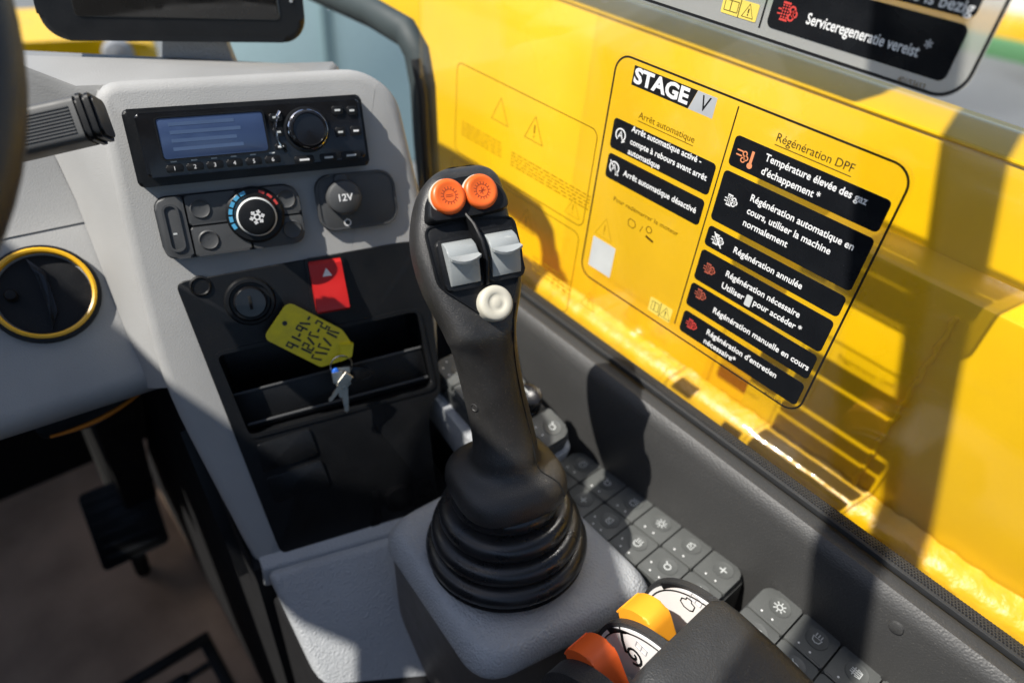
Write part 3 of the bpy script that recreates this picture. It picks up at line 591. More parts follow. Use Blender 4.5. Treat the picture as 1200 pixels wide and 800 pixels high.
# ================================================================== MONITOR
fm = Fr(ray(205, 49)*0.64, (math.cos(R(27)), -math.sin(R(27)), 0), (0.10, 0.22, 0.95))
t = thing('monitor', 'black rounded display monitor standing on the dashboard top', 'monitor', fm)
w0 = fm.px(45, 25).x; w1 = fm.px(357, 25).x
obj('housing', prism(rrect(w0, 0.0, w1, 0.135, 0.022, 8), -0.028, 0.0, 0.006, 4, both=True), M_BLK, t)
obj('screen', prism(rrect(w0+0.030, 0.020, w1-0.022, 0.117, 0.004), -0.001, 0.0008, 0.0003), M_SCR, t)
obj('bracket', hexa([((w0+w1)/2-0.03, -0.05, -0.055), ((w0+w1)/2+0.05, -0.05, -0.055), ((w0+w1)/2+0.05, -0.05, -0.02), ((w0+w1)/2-0.03, -0.05, -0.02), ((w0+w1)/2-0.015, 0.03, -0.05), ((w0+w1)/2+0.03, 0.03, -0.05), ((w0+w1)/2+0.03, 0.03, -0.029), ((w0+w1)/2-0.015, 0.03, -0.029)], 0.002), M_CONS, t)
obj('side_glint', box(w1-0.012, 0.035, -0.001, w1-0.009, 0.045, 0.0012, 0.0005), M_CONS, t)

# ================================================================== STEERING WHEEL, STALK
cw = V((-0.150, 0.40, -0.07))
fs = Fr(cw, (1, 0, 0), (0, 0.643, 0.766))
t = thing('steering_wheel', 'black steering wheel rim at the edge of the dashboard', 'steering wheel', fs)
RW = 0.188
obj('rim', tube([(RW*math.cos(k*math.pi/48), RW*math.sin(k*math.pi/48), 0) for k in range(96)], 0.0165, 18, True), M_GRIP, t)
for q_ in (90, 210, 330): obj('spoke', tube([(0.03*math.cos(R(q_)), 0.03*math.sin(R(q_)), -0.03), (RW*0.96*math.cos(R(q_)), RW*0.96*math.sin(R(q_)), -0.004)], 0.011, 10), M_GRIP, t)
obj('hub', lathe([(0.045, -0.06), (0.05, -0.03), (0.045, -0.015), (0.03, -0.01), (0.001, -0.009)], n=32), M_BLK, t)
obj('column', lathe([(0.03, -0.45), (0.03, -0.06)], n=24), M_BLK, t)
s0 = ray(-60, 178)*0.43; s1 = ray(122, 137)*0.445
sd = (s1-s0); L_ = sd.length
fk = Fr(s0, sd, (0.10, 0.55, 0.83))
t = thing('column_stalk', 'chunky dark grey switch stalk with ribbed side behind the steering wheel', 'stalk', fk)
def stk(x0, x1, hy, hz, r, n_=5):
    return loft([[(x, p[0], p[1]) for p in rrect(-hy, -hz, hy, hz, r, n_)] for x in (x0, x1)])
sb = obj('stalk_body', stk(0, L_*0.88, 0.0142, 0.0125, 0.0045), mat('stalk_grey', (0.075, 0.076, 0.076), 0.5), t)
for k in range(9): obj('grip_rib', box(L_*0.45, -0.0088+k*0.0020, 0.0120, L_*0.84, -0.0079+k*0.0020, 0.0132), M_PANELB, sb)
for k, (f0, f1, sc) in enumerate(((0.88, 0.905, 0.90), (0.905, 0.93, 1.05), (0.93, 0.955, 0.94), (0.955, 0.98, 1.0), (0.98, 1.0, 0.86))):
    obj('end_ring', stk(L_*f0, L_*f1, 0.0142*sc, 0.0128*sc, 0.0045), M_BLK, t)

# ================================================================== PEDAL, FLOOR MAT
fp = Fr(ray(146, 612)*1.10, (0.97, -0.1, 0.0), (-0.05, 0.62, 0.78))
t = thing('accelerator_pedal', 'black accelerator pedal pad standing over the tan floor', 'pedal', fp)
pd = obj('pad', prism(roundpoly([(-0.050, -0.062), (0.050, -0.058), (0.056, 0.07), (-0.046, 0.066)], 0.008), -0.012, 0.0, 0.003), M_BLK, t)
for k in range(6): obj('tread_bar', box(-0.04, -0.048+k*0.019, -0.001, 0.042, -0.041+k*0.019, 0.002, 0.0005), M_BLK, pd)
obj('pedal_arm', tube([(0.0, 0.0, -0.012), (0.0, 0.05, -0.05), (0.0, 0.16, -0.045), (0.0, 0.30, 0.0)], 0.011, 10), M_DARK, t)
pf = fp.loc((fp.w(0, -0.06).x, fp.w(0, -0.06).y+0.07, -1.149)); obj('heel_hinge', tube([(0, -0.056, -0.008), tuple(pf)], 0.012, 8), M_DARK, t)
t = thing('floor_mat', 'black rubber mat edge with open rounded slots on the tan floor', 'mat')
c0, c1, c2 = on_z(150, 797, -1.15), on_z(243, 741, -1.15), on_z(288, 792, -1.15)
u_ = (c1-c0).normalized(); w_ = V((u_.y, -u_.x, 0))
if w_.dot(c2-c1) < 0: w_ = -w_
fmt = Fr(c1, u_, w_); t.matrix_world = fmt.M()
sgn = 1 if fmt.z.z > 0 else -1
def zz(h): return (0.0005*sgn, h*sgn)
za, zb = sorted(zz(0.007))
obj('edge_strip', box(-0.40, 0.0, za, 0.0, 0.018, zb, 0.001), M_BLK, t)
obj('side_strip', box(-0.018, 0.019, za, 0.0, 0.42, zb, 0.001), M_BLK, t)
for k in range(5): obj('slat', prism(rrect(-0.40, 0.045+k*0.045, -0.05, 0.063+k*0.045, 0.008), za, zb), M_BLK, t)
for k in range(5): obj('slat_web', box(-0.06, 0.050+k*0.045, za, -0.0185, 0.058+k*0.045, zb), M_BLK, t)

# ================================================================== FLOOR CONSOLE
CZ = -0.607
t = thing('floor_console', 'grey floor console top running back from the black dashboard panel', 'console')
pa, pb = V((0.094, 0.398)), V((0.083, 0.255)); pc = V((0.068, -0.25))
A_, B_, C_, D_ = V((0.096, 0.3985, CZ)), V((0.40, 0.3000, CZ)), V((0.40, 0.02, CZ-0.272)), V((0.094, 0.12, CZ-0.272))
nn_ = (B_-A_).cross(D_-A_).normalized(); nn_ = nn_ if nn_.z > 0 else -nn_
obj('console_top', hexa([p_-nn_*0.035 for p_ in (A_, B_, C_, D_)]+[A_, B_, C_, D_], 0.010, 4), M_CONS, t)
obj('base_strip', hexa([(0.093, 0.404, CZ-0.03), (0.30, 0.3355, CZ-0.03), (0.30, 0.353, CZ-0.03), (0.098, 0.43, CZ-0.03), (0.095, 0.4035, CZ-0.001), (0.30, 0.335, CZ-0.001), (0.30, 0.353, CZ+0.006), (0.10, 0.43, CZ+0.006)], 0.003), M_CONS, t)
obj('side_panel', hexa([(0.092, -0.30, -1.148), (0.425, -0.30, -1.148), (0.425, 0.60, -1.148), (0.098, 0.60, -1.148), (0.088, -0.30, -0.93), (0.425, -0.30, -0.93), (0.425, 0.40, CZ-0.05), (0.0985, 0.40, CZ-0.05)]), M_CARP, t)
obj('stack_side', hexa([(0.089, 0.395, -1.147), (0.42, 0.36, -1.147), (0.42, 1.1, -1.147), (0.10, 1.1, -1.147), (0.089, 0.41, CZ-0.003), (0.30, 0.36, CZ-0.003), (0.30, 1.1, -0.45), (0.098, 0.62, -0.40)]), M_CARP, t)
s_ = [fd.px(*p, -0.03) for p in ((215, 505), (232, 520), (296, 668), (284, 674))]
q = [fd.w(*p, -0.03) for p in s_]
obj('side_slot', hexa([(v.x-0.003, v.y, v.z) for v in q]+[(v.x+0.02, v.y, v.z) for v in q]), M_BLK, t)

# ================================================================== JOYSTICK PEDESTAL
PT = -0.532
t = thing('joystick_pedestal', 'grey grained rounded pedestal carrying the joystick boot', 'pedestal', Fr((0.262, 0.245, CZ), (1, 0, 0), (0, 1, 0)))
HT = PT-CZ
base = [V(p) for p in ((-0.089, -0.076), (0.086, -0.116), (0.086, 0.082), (-0.077, 0.093))]
def pedring(d, z, r=0.030):
    N = 4; res = []
    for k in range(N):
        a_, p_, b_ = base[k-1], base[k], base[(k+1) % N]; e1 = (p_-a_).normalized(); e2 = (b_-p_).normalized()
        n1, n2 = V((-e1.y, e1.x)), V((-e2.y, e2.x)); res.append(p_+(n1+n2)*(d/(1+n1.dot(n2))))
    return [(p[0], p[1], z) for p in roundpoly(res, r, 7)]
obj('pedestal_side', loft([pedring(0.014, -0.30), pedring(0.006, -0.06), pedring(0.003, HT-0.031), pedring(0.002, HT-0.0285)]), mat('pedestal_floor_bounce', (0.12, 0.112, 0.105), 0.5, 0.4, bump=('voronoi', 620, 0.3, 0.0006)), t, ang=60)  # brown light bounced off the floor is put into the side colour
obj('top_cover', loft([pedring(0.002, HT-0.029), pedring(0.0, HT-0.024), pedring(0.0002, HT-0.018), pedring(0.003, HT-0.010), pedring(0.0065, HT-0.004), pedring(0.011, HT-0.0008), pedring(0.016, HT)]), M_CONS, t, ang=60)

# ================================================================== JOYSTICK
JB = V((0.262, 0.245, PT))
yaw = R(15); th = R(42)
JX = V((math.cos(yaw), -math.sin(yaw), 0)); JBk = V((-math.sin(yaw), -math.cos(yaw), 0)); JY = V((0, 0, 1))*math.cos(th)-JBk*math.sin(th)
fj = Fr(ray(555, 300)*0.478+JX*0.005, JX, JY)              # frame of the head's control face
t = thing('joystick', 'black multi-function joystick with orange, grey and cream buttons on a ribbed boot', 'joystick', fj)
J = fj.loc
# ribbed boot
axis = (V((0.2632, 0.2575, -0.450))-JB).normalized()
prof = [(0.060, 0.0), (0.0690, 0.0), (0.0700, 0.002)]
for i_, r_i in enumerate((0.0715, 0.0655, 0.0575, 0.0470)):
    for q_ in range(-70, 91, 20): prof.append((r_i-0.0095+0.0095*math.cos(R(q_)), 0.0115+0.0192*i_+0.0094*math.sin(R(q_))))
    prof.append((r_i-0.0128, 0.0115+0.0192*i_+0.0096))
prof.append((0.030, 0.082))
zj = axis; xj = zj.orthogonal().normalized(); yj = zj.cross(xj)
obj('ribbed_boot', loft([[J(JB+zj*h+xj*(r*math.cos(2*math.pi*k/56))+yj*(r*math.sin(2*math.pi*k/56))) for k in range(56)] for r, h in prof]), M_RUB, t, ang=80)
# grip: one continuous loft from the skirt over the boot up to the head
def section(c_, x_, d_, a_, bf, bb, ex, n_=40, ef=None):
    """ring: c centre, x width axis, d axis towards the driver; half width a, front and back depth, superellipse exponent"""
    r = []
    for k in range(n_):
        q_ = 2*math.pi*k/n_; c2, s2 = math.cos(q_), math.sin(q_); e_ = (ef or ex) if s2 > 0 else ex
        xx = math.copysign(abs(c2)**(2/e_), c2)*a_; yy = math.copysign(abs(s2)**(2/e_), s2)*(bf if s2 > 0 else bb)
        r.append(c_+x_*xx+d_*yy)
    return r
def lean(deg):
    q_ = R(deg); up_ = V((0, 0, 1))*math.cos(q_)-JBk*math.sin(q_); return up_, JX.cross(up_)   # axis and driver-facing normal
A0 = V((0.263, 0.257, -0.455))                            # skirt centre
sec = []
up0, dn0 = lean(10)
for h, a_, b_, e_ in ((-0.006, 0.030, 0.030, 2.6), (-0.0065, 0.0400, 0.0400, 2.8), (-0.0050, 0.0440, 0.0440, 2.9), (-0.0005, 0.0470, 0.0470, 2.9), (0.006, 0.0476, 0.0472, 2.9), (0.013, 0.0466, 0.0460, 2.8), (0.0180, 0.0440, 0.0430, 2.7), (0.0212, 0.0398, 0.0388, 2.5), (0.0232, 0.0345, 0.0335, 2.3), (0.0260, 0.0300, 0.0292, 2.2), (0.032, 0.0268, 0.0262, 2.2), (0.041, 0.0258, 0.0252, 2.2)):
    sec.append(section(A0+up0*h, JX, dn0, a_, b_, b_, e_))
# shaft
sp = [(ray(589, 500), 0.550, 10, 0.0250, 0.0240), (ray(579, 460), 0.534, 11, 0.0238, 0.0236), (ray(571, 425), 0.520, 14, 0.0237, 0.0240), (ray(566, 400), 0.508, 20, 0.0246, 0.0242)]
for r_, dd, ln, a_, b_ in sp:
    u2, d2 = lean(ln); sec.append(section(r_*dd, JX, d2, a_, b_, b_, 2.2))
# head sections in the face frame: y, centre x, half width, depth behind, exponent of the back
HD = [(-0.058, -0.0065, 0.0236, 0.046, 2.3, 0.0010), (-0.049, -0.0060, 0.0256, 0.045, 2.4, 0.0012), (-0.038, -0.0050, 0.0300, 0.044, 2.5, 0.0015), (-0.024, -0.0045, 0.0352, 0.043, 2.6, 0.0015), (-0.008, -0.0040, 0.0388, 0.042, 2.6, 0.0015),
      (0.010, -0.0045, 0.0386, 0.042, 2.6, 0.0015), (0.022, -0.0050, 0.0368, 0.042, 2.6, 0.0020), (0.036, -0.0020, 0.0352, 0.041, 2.6, 0.0030), (0.048, 0.0000, 0.0320, 0.038, 2.6, 0.0030), (0.0555, 0.0020, 0.0280, 0.034, 2.5, 0.0020), (0.0610, 0.0030, 0.0225, 0.028, 2.4, -0.0015), (0.0642, 0.0040, 0.0150, 0.021, 2.2, -0.006), (0.0655, 0.0040, 0.006, 0.013, 2.0, -0.0105)]
for (y, x, a_, dp, e_, zf) in HD:
    mid = -dp*0.42
    sec.append(section(fj.w(x, y, mid), fj.x, fj.z, a_, zf-mid, dp+mid, e_, ef=4.0))
gp = obj('grip', loft([[J(p) for p in r] for r in sec]), M_GRIP, t, ang=70)
sub = gp.modifiers.new('smooth', 'SUBSURF'); sub.levels = 2; sub.render_levels = 2
def cpx(u, v, h=0.0): return fj.px(u, v, h)
# black control fascia: upper shelf and lower plate
fo = [cpx(*p, 0.0025) for p in ((497, 268), (514, 336), (570, 372), (600, 352), (612, 300), (601, 254), (552, 256))]
fas = obj('control_plate', prism(roundpoly(fo, 0.006), -0.001, 0.0030, 0.0012), M_BLK, t)
obj('plate_edge', ribbon(roundpoly(fo, 0.006), 0.0012, 0.0020, 0.0036, True), M_BLK, fas)
sh = [cpx(*p, 0.007) for p in ((503, 232), (502, 262), (555, 254), (597, 243), (592, 222), (578, 208), (548, 204), (518, 211))]
she = roundpoly(sh, 0.006)
shc = sum((V(p) for p in she), V((0, 0)))/len(she)
def sc(k, z): return [(shc.x+(p[0]-shc.x)*k, shc.y+(p[1]-shc.y)*k, z+0.14*(p[1]-shc.y)*(-1)) for p in she]
obj('button_shelf', loft([sc(1.04, -0.003), sc(1.02, 0.004), sc(1.0, 0.0065), sc(0.96, 0.0076), sc(0.1, 0.0076)]), M_BLK, t)
def sunlogo(bm, x, y, z, r, k_):
    ribbon(circ(x, y, r*0.70, 24), 0.0005, z, z+0.0002, True, bm=bm)
    for q_ in range(16):
        c2, s2 = math.cos(q_*math.pi/8), math.sin(q_*math.pi/8); ribbon([(x+r*0.70*c2, y+r*0.70*s2), (x+r*c2, y+r*s2)], 0.0007, z, z+0.0002, bm=bm)
    if k_ == 0:
        for d_ in (-0.0006, 0.0006): ribbon([(x-r*0.42, y+d_), (x+r*0.42, y+d_)], 0.0004, z, z+0.0002, bm=bm)
    else:
        ribbon([(x-r*0.4, y), (x+r*0.4, y)], 0.0006, z, z+0.0002, bm=bm); ribbon([(x, y-r*0.4), (x, y+r*0.4)], 0.0006, z, z+0.0002, bm=bm); ribbon([(x-r*0.3, y-r*0.3), (x+r*0.3, y+r*0.3)], 0.0005, z, z+0.0002, bm=bm)
M_MARK = mat('dim_orange_mark', (0.30, 0.045, 0.012), 0.5)
for k, pxl in enumerate(((526, 230), (564, 224))):
    q = cpx(*pxl, 0.0115); r = 0.0122
    b = obj('orange_button', lathe([(r, 0.006), (r, 0.0100), (r*0.985, 0.0118), (r*0.92, 0.0132), (r*0.80, 0.0138), (r*0.72, 0.0139), (r*0.62, 0.0134), (0.0005, 0.0132)], (q.x, q.y, 0), 40), M_ORG, t, ang=60)
    bm = bmesh.new(); sunlogo(bm, q.x, q.y, 0.0132, 0.0062, k); obj('button_mark', bm, M_MARK, b, smooth=False)
    obj('pale_flange', lathe([(r*1.05, 0.006), (r*1.05, 0.0085), (r*1.0, 0.0088)], (q.x, q.y, 0), 40, cap=False), M_CREAM, b)
# two grey rockers in square bezels, with the overhanging lip
for pxl in ((540, 308), (588, 297)):
    q = cpx(*pxl, 0.006); hx, hy = 0.0108, 0.0148
    bz = obj('rocker_bezel', prism(rrect(q.x-hx-0.004, q.y-hy-0.0035, q.x+hx+0.004, q.y+hy+0.0035, 0.005), 0.002, 0.0065, 0.0015), M_BLK, t)
    rk = obj('rocker_switch', loft([[(q.x-hx, q.y+y, 0.004), (q.x+hx, q.y+y, 0.004), (q.x+hx, q.y+y, z), (q.x+hx*0.9, q.y+y, z+0.0006), (q.x-hx*0.9, q.y+y, z+0.0006), (q.x-hx, q.y+y, z)] for y, z in ((-hy, 0.0070), (-hy+0.003, 0.0090), (-0.006, 0.0115), (0.000, 0.0140), (0.004, 0.0155), (0.010, 0.0135), (hy-0.002, 0.0105), (hy, 0.0080))]), M_ROCK, t, ang=40)
    obj('rocker_lip', loft([[(q.x+hx*0.98*f_, q.y-0.0005+0.0025*f_*f_, 0.0146), (q.x+hx*0.98*f_, q.y-0.0030+0.003*f_*f_, 0.0195), (q.x+hx*0.98*f_, q.y-0.0015+0.003*f_*f_, 0.0205), (q.x+hx*0.98*f_, q.y+0.0040, 0.0156)] for f_ in (-1, -0.6, -0.2, 0.2, 0.6, 1)]), M_ROCK, rk, ang=40)
# curved fin between the rockers
q = cpx(563, 290, 0.010)
fin = [(q.x-0.0050, 0.030), (q.x-0.0022, 0.020), (q.x-0.0002, 0.008), (q.x+0.0006, -0.006), (q.x+0.0004, -0.022)]
fz = [0.0095, 0.0150, 0.0175, 0.0170, 0.0075]
obj('thumb_fin', loft([[(x-0.0011, y, 0.001), (x+0.0011, y, 0.001), (x+0.0011, y, z-0.0006), (x, y, z), (x-0.0011, y, z-0.0006)] for (x, y), z in zip(fin, fz)]), M_BLK, t, ang=50)
q = cpx(581, 355, 0.008); r = 0.0125
b = obj('cream_button', lathe([(r, 0.001), (r, 0.0080), (r*0.97, 0.0095), (r*0.88, 0.0106), (r*0.55, 0.0112), (r*0.50, 0.0106), (r*0.30, 0.0106), (r*0.24, 0.0110), (0.0005, 0.0112)], (q.x, q.y, 0), 40), M_CREAM, t, ang=60)
# mould seam down the grip, the small side plug, the notch under the skirt
for nm, k in (('mould_seam', 6),): obj(nm, tube([J(r[k]) for r in sec[4:19]], 0.0007, 6), M_DARK, gp)
p0 = J(sec[13][17]); nx_ = (sec[13][17]-(sec[13][0]+sec[13][20])/2).normalized(); nl = V((nx_.dot(fj.x), nx_.dot(fj.y), nx_.dot(fj.z)))
obj('side_plug', lathe([(0.0034, -0.001), (0.0034, 0.0005), (0.0028, 0.0008), (0.0024, 0.0002), (0.0002, 0.0002)], tuple(p0), 16, tuple(nl)), M_GRIP, gp)
p1 = J(sec[2][13]); nx_ = (sec[2][13]-A0).normalized(); nl = V((nx_.dot(fj.x), nx_.dot(fj.y), nx_.dot(fj.z)))
obj('skirt_notch', lathe([(0.0040, -0.003), (0.0040, 0.0012), (0.0002, 0.0012)], tuple(p1), 14, tuple(nl)), M_DARK, gp)
# ================================================================== SWITCH BANKS
def icon(bm, k, x, y, z, s):
    h = 0.0002
    if k == 0:
        ribbon(circ(x, y, s*0.45, 10), s*0.16, z, z+h, True, bm=bm)
        for j in range(8):
            c2, s2 = math.cos(j*math.pi/4), math.sin(j*math.pi/4); ribbon([(x+c2*s*0.62, y+s2*s*0.62), (x+c2*s, y+s2*s)], s*0.16, z, z+h, bm=bm)
    elif k == 1:
        ribbon([(x+s*0.2, y-s*0.7), (x-s*0.5, y-s*0.5), (x-s*0.7, y), (x-s*0.5, y+s*0.5), (x+s*0.2, y+s*0.7)], s*0.16, z, z+h, True, bm=bm)
        for j in (-1, 0, 1): ribbon([(x+s*0.4, y+j*s*0.45), (x+s, y+j*s*0.45)], s*0.15, z, z+h, bm=bm)
    elif k == 2:
        ribbon([(x-s*0.7, y), (x+s*0.7, y)], s*0.2, z, z+h, bm=bm); ribbon([(x, y-s*0.7), (x, y+s*0.7)], s*0.2, z, z+h, bm=bm)
    elif k == 3:
        ribbon([(x-s*0.7, y-s*0.4), (x+s*0.7, y-s*0.4), (x+s*0.5, y+s*0.5), (x-s*0.5, y+s*0.5)], s*0.18, z, z+h, True, bm=bm); ribbon([(x-s*0.3, y-s*0.1), (x+s*0.3, y+s*0.3)], s*0.16, z, z+h, bm=bm)
    elif k == 4:
        ribbon(circ(x, y, s*0.55, 12), s*0.17, z, z+h, True, bm=bm); ribbon([(x+s*0.3, y+s*0.3), (x+s*0.85, y+s*0.8)], s*0.18, z, z+h, bm=bm)
    elif k == 5:
        ribbon([(x-s*0.7, y+s*0.1), (x-s*0.5, y-s*0.6), (x+s*0.5, y-s*0.6), (x+s*0.7, y+s*0.1)], s*0.15, z, z+h, True, bm=bm)
        for j in (-0.35, 0, 0.35): ribbon([(x+j*s, y-s*0.5), (x+j*s, y+s*0.95)], s*0.13, z, z+h, bm=bm)
        ribbon([(x-s*0.75, y+s*0.5), (x+s*0.75, y+s*0.5)], s*0.13, z, z+h, bm=bm)
CELL = 0.0362
def bank(label, o, ydir, rows, icons, group='switch banks along the trim wall', skip=()):
    """two columns of square push buttons; local x to the right wall, y forward"""
    f = Fr(o, (1, 0, 0), ydir); t = thing('switch_bank', label, 'switch panel', f, group)
    L = rows*CELL
    obj('carrier', prism(rrect(-0.001, -0.001, 2*CELL+0.001, L+0.001, 0.009), -0.028 if rows == 4 else -0.040, 0.0, 0.001), M_CARR, t)
    n_ = 0
    for r in range(rows):
        for c_ in range(2):
            n_ += 1
            if (r, c_) in skip: continue
            x0, y0 = c_*CELL+0.0008, r*CELL+0.0008; x1, y1 = x0+CELL-0.0016, y0+CELL-0.0016
            rad = [0.0016]*4
            if r == 0 and c_ == 0: rad[0] = 0.010
            if r == 0 and c_ == 1: rad[1] = 0.010
            if r == rows-1 and c_ == 0: rad[3] = 0.010
            if r == rows-1 and c_ == 1: rad[2] = 0.010
            b = obj('push_button', prism(rrect(x0, y0, x1, y1, tuple(rad)), -0.001, 0.0085, 0.0014, 3), M_BTN, t)
            cx_, cy_ = (x0+x1)/2+0.0035, (y0+y1)/2-0.002
            obj('dish', lathe([(0.0098, 0.0084), (0.0094, 0.0092), (0.0086, 0.0090), (0.0070, 0.0086), (0.0005, 0.00855)], (cx_, cy_, 0), 22, cap=False), M_BTN, b)
            bm = bmesh.new(); icon(bm, icons[n_ % len(icons)], cx_, cy_, 0.0087, 0.0056); obj('symbol', bm, M_ICON, b, smooth=False)
            bm = bmesh.new()
            for (dx, dy) in ((-0.0115, -0.004), (-0.0115, 0.0065), (-0.0035, 0.0115))[:2+(n_ % 2)]: prism(circ(cx_-0.0035+dx, cy_+0.002+dy, 0.0009, 8), 0.0084, 0.0088, bm=bm)
            obj('indicator_dots', bm, M_WHITE, b, smooth=False)
            obj('button_lip', box(x0+0.0016, y0+0.0014, 0.0078, x0+0.0032, y1-0.002, 0.0089, 0.0003), M_BTN, b)
    return t
yd = V((0, 1, -0.12)).normalized()
bank('middle switch bank with six rows of grey buttons beside the joystick pedestal', (0.3565, 0.094, -0.557), yd, 6, [3, 1, 2, 4, 3, 1, 0], )
bank('rear switch bank with sun and lamp symbols beside the armrest levers', (0.3555, -0.142, -0.545), (0, 1, 0), 6, [1, 5, 4, 1, 3, 0, 5])
yd2 = V((0, 1, 0.19)).normalized()
t = bank('front switch bank with a rotary knob behind the joystick grip', (0.3140, 0.293, -0.511), yd2, 4, [4, 2, 4], skip=((1, 1),))
kx, ky = 1.5*CELL, 1.5*CELL
kn = obj('rotary_knob', lathe([(0.0165, 0.0), (0.0165, 0.006), (0.0145, 0.008), (0.0140, 0.020), (0.0132, 0.0225), (0.0105, 0.0232), (0.0005, 0.0232)], (kx, ky, 0), 36), M_GLOSS, t)
for k in range(12): obj('flute', box(kx+0.0139*math.cos(k*math.pi/6)-0.0008, ky+0.0139*math.sin(k*math.pi/6)-0.0008, 0.009, kx+0.0139*math.cos(k*math.pi/6)+0.0008, ky+0.0139*math.sin(k*math.pi/6)+0.0008, 0.0222, 0.0003), M_BLK, kn)
obj('pointer', box(kx-0.0006, ky, 0.0231, kx+0.0006, ky+0.010, 0.0235), M_ICON, kn)
# carrier pod under the front bank
fb = Fr((0.3140, 0.293, -0.511), (1, 0, 0), yd2)
t2 = thing('bank_pod', 'blue-grey pod with pale lower edge under the front switch bank', 'pod', fb)
obj('pod_shell', hexa([(-0.005, 0.050, -0.078), (0.069, 0.050, -0.078), (0.069, 0.138, -0.066), (-0.005, 0.138, -0.066), (-0.009, -0.004, -0.0305), (0.078, -0.004, -0.0305), (0.078, 0.150, -0.0305), (-0.009, 0.150, -0.0305)], 0.006, 3), M_CONS, t2)
obj('pod_collar', prism(rrect(-0.0105, -0.006, 0.0795, 0.1515, 0.012), -0.0300, -0.016, 0.003), M_CONS, t2)
obj('pod_stem', hexa([(0.010, 0.065, -0.20), (0.112, 0.065, -0.20), (0.112, 0.13, -0.20), (0.010, 0.13, -0.20), (0.010, 0.065, -0.075), (0.112, 0.065, -0.075), (0.112, 0.13, -0.075), (0.010, 0.13, -0.075)], 0.003), M_BLK, t2)

# ================================================================== HAND LEVER MODULE ON THE ARMREST
LY, LZ, LR = 0.073, -0.518, 0.060
fl = Fr((0.20, LY, LZ), (0, 1, 0), (0, 0, 1))             # local x forward, y up, z = cab right
t = thing('lever_module', 'grained black armrest end with an orange and an amber hand lever', 'lever console', fl)
def fan(r, a0, a1, n_=26): return [(r*math.cos(R(a0+(a1-a0)*k/n_)), r*math.sin(R(a0+(a1-a0)*k/n_))) for k in range(n_+1)]
def cheek(r, z0, z1, name, m, bev=0.003, par=t):
    return obj(name, prism(fan(r, -25, 150)+[(-r*0.5, -0.05), (r*0.6, -0.05)], z0, z1, bev, 3, both=True), m, par)
cheek(LR+0.001, 0.000, 0.0150, 'end_cheek', M_HOOD, 0.006)
cheek(LR, 0.0610, 0.0665, 'middle_cheek', M_HOOD, 0.0018)
cheek(LR, 0.1165, 0.122, 'outer_cheek', M_HOOD, 0.0018)
obj('drum', prism(fan(LR*0.30, -30, 170)+[(-0.012, -0.05), (0.012, -0.05)], 0.012, 0.112), M_CARR, t)
for z0, sym in ((0.0610, 'snail'), (0.1165, 'engine')):
    # sloping white scale plate in front of each cheek's left face
    a_ = [p for p in fan(LR*0.94, 0, 142)]
    lp = obj('scale_plate', prism(a_+[(-0.038, -0.005), (0.045, -0.020)], z0-0.0012, z0-0.0002), M_WHITE, t, smooth=False)
    obj('scale_line', ribbon(fan(LR*0.885, 5, 138), 0.0011, z0-0.0016, z0-0.0011), M_INK, lp, smooth=False)
    bm = bmesh.new(); n_ = 14
    pu = {'engine': ((779, 689), (806, 689), (807, 706), (817, 702)), 'snail': ((717, 741), (744, 743), (740, 759), (753, 758))}[sym]
    w0_, w1_, sy_, pg = (fl.px(*p_, z0) for p_ in pu)
    a0_, a1_ = math.atan2(w0_.y, w0_.x), math.atan2(w1_.y, w1_.x); r0_, r1_ = w0_.length, w1_.length
    for k in range(n_):                                   # wedge that thins along the travel
        f0, f1 = k/n_, (k+1)/n_; A_, B_ = a0_+(a1_-a0_)*f0, a0_+(a1_-a0_)*f1; ra, rb_ = r0_+(r1_-r0_)*f0, r0_+(r1_-r0_)*f1
        prism([(ra*math.cos(A_), ra*math.sin(A_)), ((ra+0.005*(1-f0)+0.0002)*math.cos(A_), (ra+0.005*(1-f0)+0.0002)*math.sin(A_)), ((rb_+0.005*(1-f1)+0.0002)*math.cos(B_), (rb_+0.005*(1-f1)+0.0002)*math.sin(B_)), (rb_*math.cos(B_), rb_*math.sin(B_))], z0-0.0016, z0-0.0011, bm=bm)
    obj('wedge_mark', bm, M_INK, lp, smooth=False)
    bm = bmesh.new(); X_, Y_ = sy_
    if sym == 'engine':
        ribbon([(X_+dx*0.85, Y_+dy*0.85) for dx, dy in ((-0.004, -0.006), (-0.007, -0.003), (-0.007, 0.004), (-0.003, 0.005), (-0.002, 0.008), (0.003, 0.007), (0.003, 0.004), (0.007, 0.001), (0.007, -0.004), (0.002, -0.007))], 0.0010, z0-0.0016, z0-0.0011, True, bm=bm)
    else:
        ribbon([(X_-0.004+0.009*(k/24)*math.cos(k*0.45), Y_-0.003+0.009*(k/24)*math.sin(k*0.45)) for k in range(4, 25)], 0.0022, z0-0.0016, z0-0.0011, bm=bm)
        ribbon([(X_+0.002, Y_-0.008), (X_+0.008, Y_+0.001), (X_+0.011, Y_+0.008)], 0.0028, z0-0.0016, z0-0.0011, bm=bm)
        for dx in (0.0075, 0.0145): ribbon([(X_+0.011, Y_+0.008), (X_+dx, Y_+0.0125)], 0.0010, z0-0.0016, z0-0.0011, bm=bm)
    obj('scale_symbol', bm, M_INK, lp, smooth=False)
    bm = bmesh.new(); ribbon(rrect(pg.x-0.005, pg.y-0.0035, pg.x+0.005, pg.y+0.0035, 0.0005, 2), 0.0007, z0-0.0016, z0-0.0011, True, bm=bm); ribbon([(pg.x, pg.y-0.0035), (pg.x, pg.y+0.0035)], 0.0006, z0-0.0016, z0-0.0011, bm=bm)
    obj('page_symbol', bm, M_SILV, lp, smooth=False)
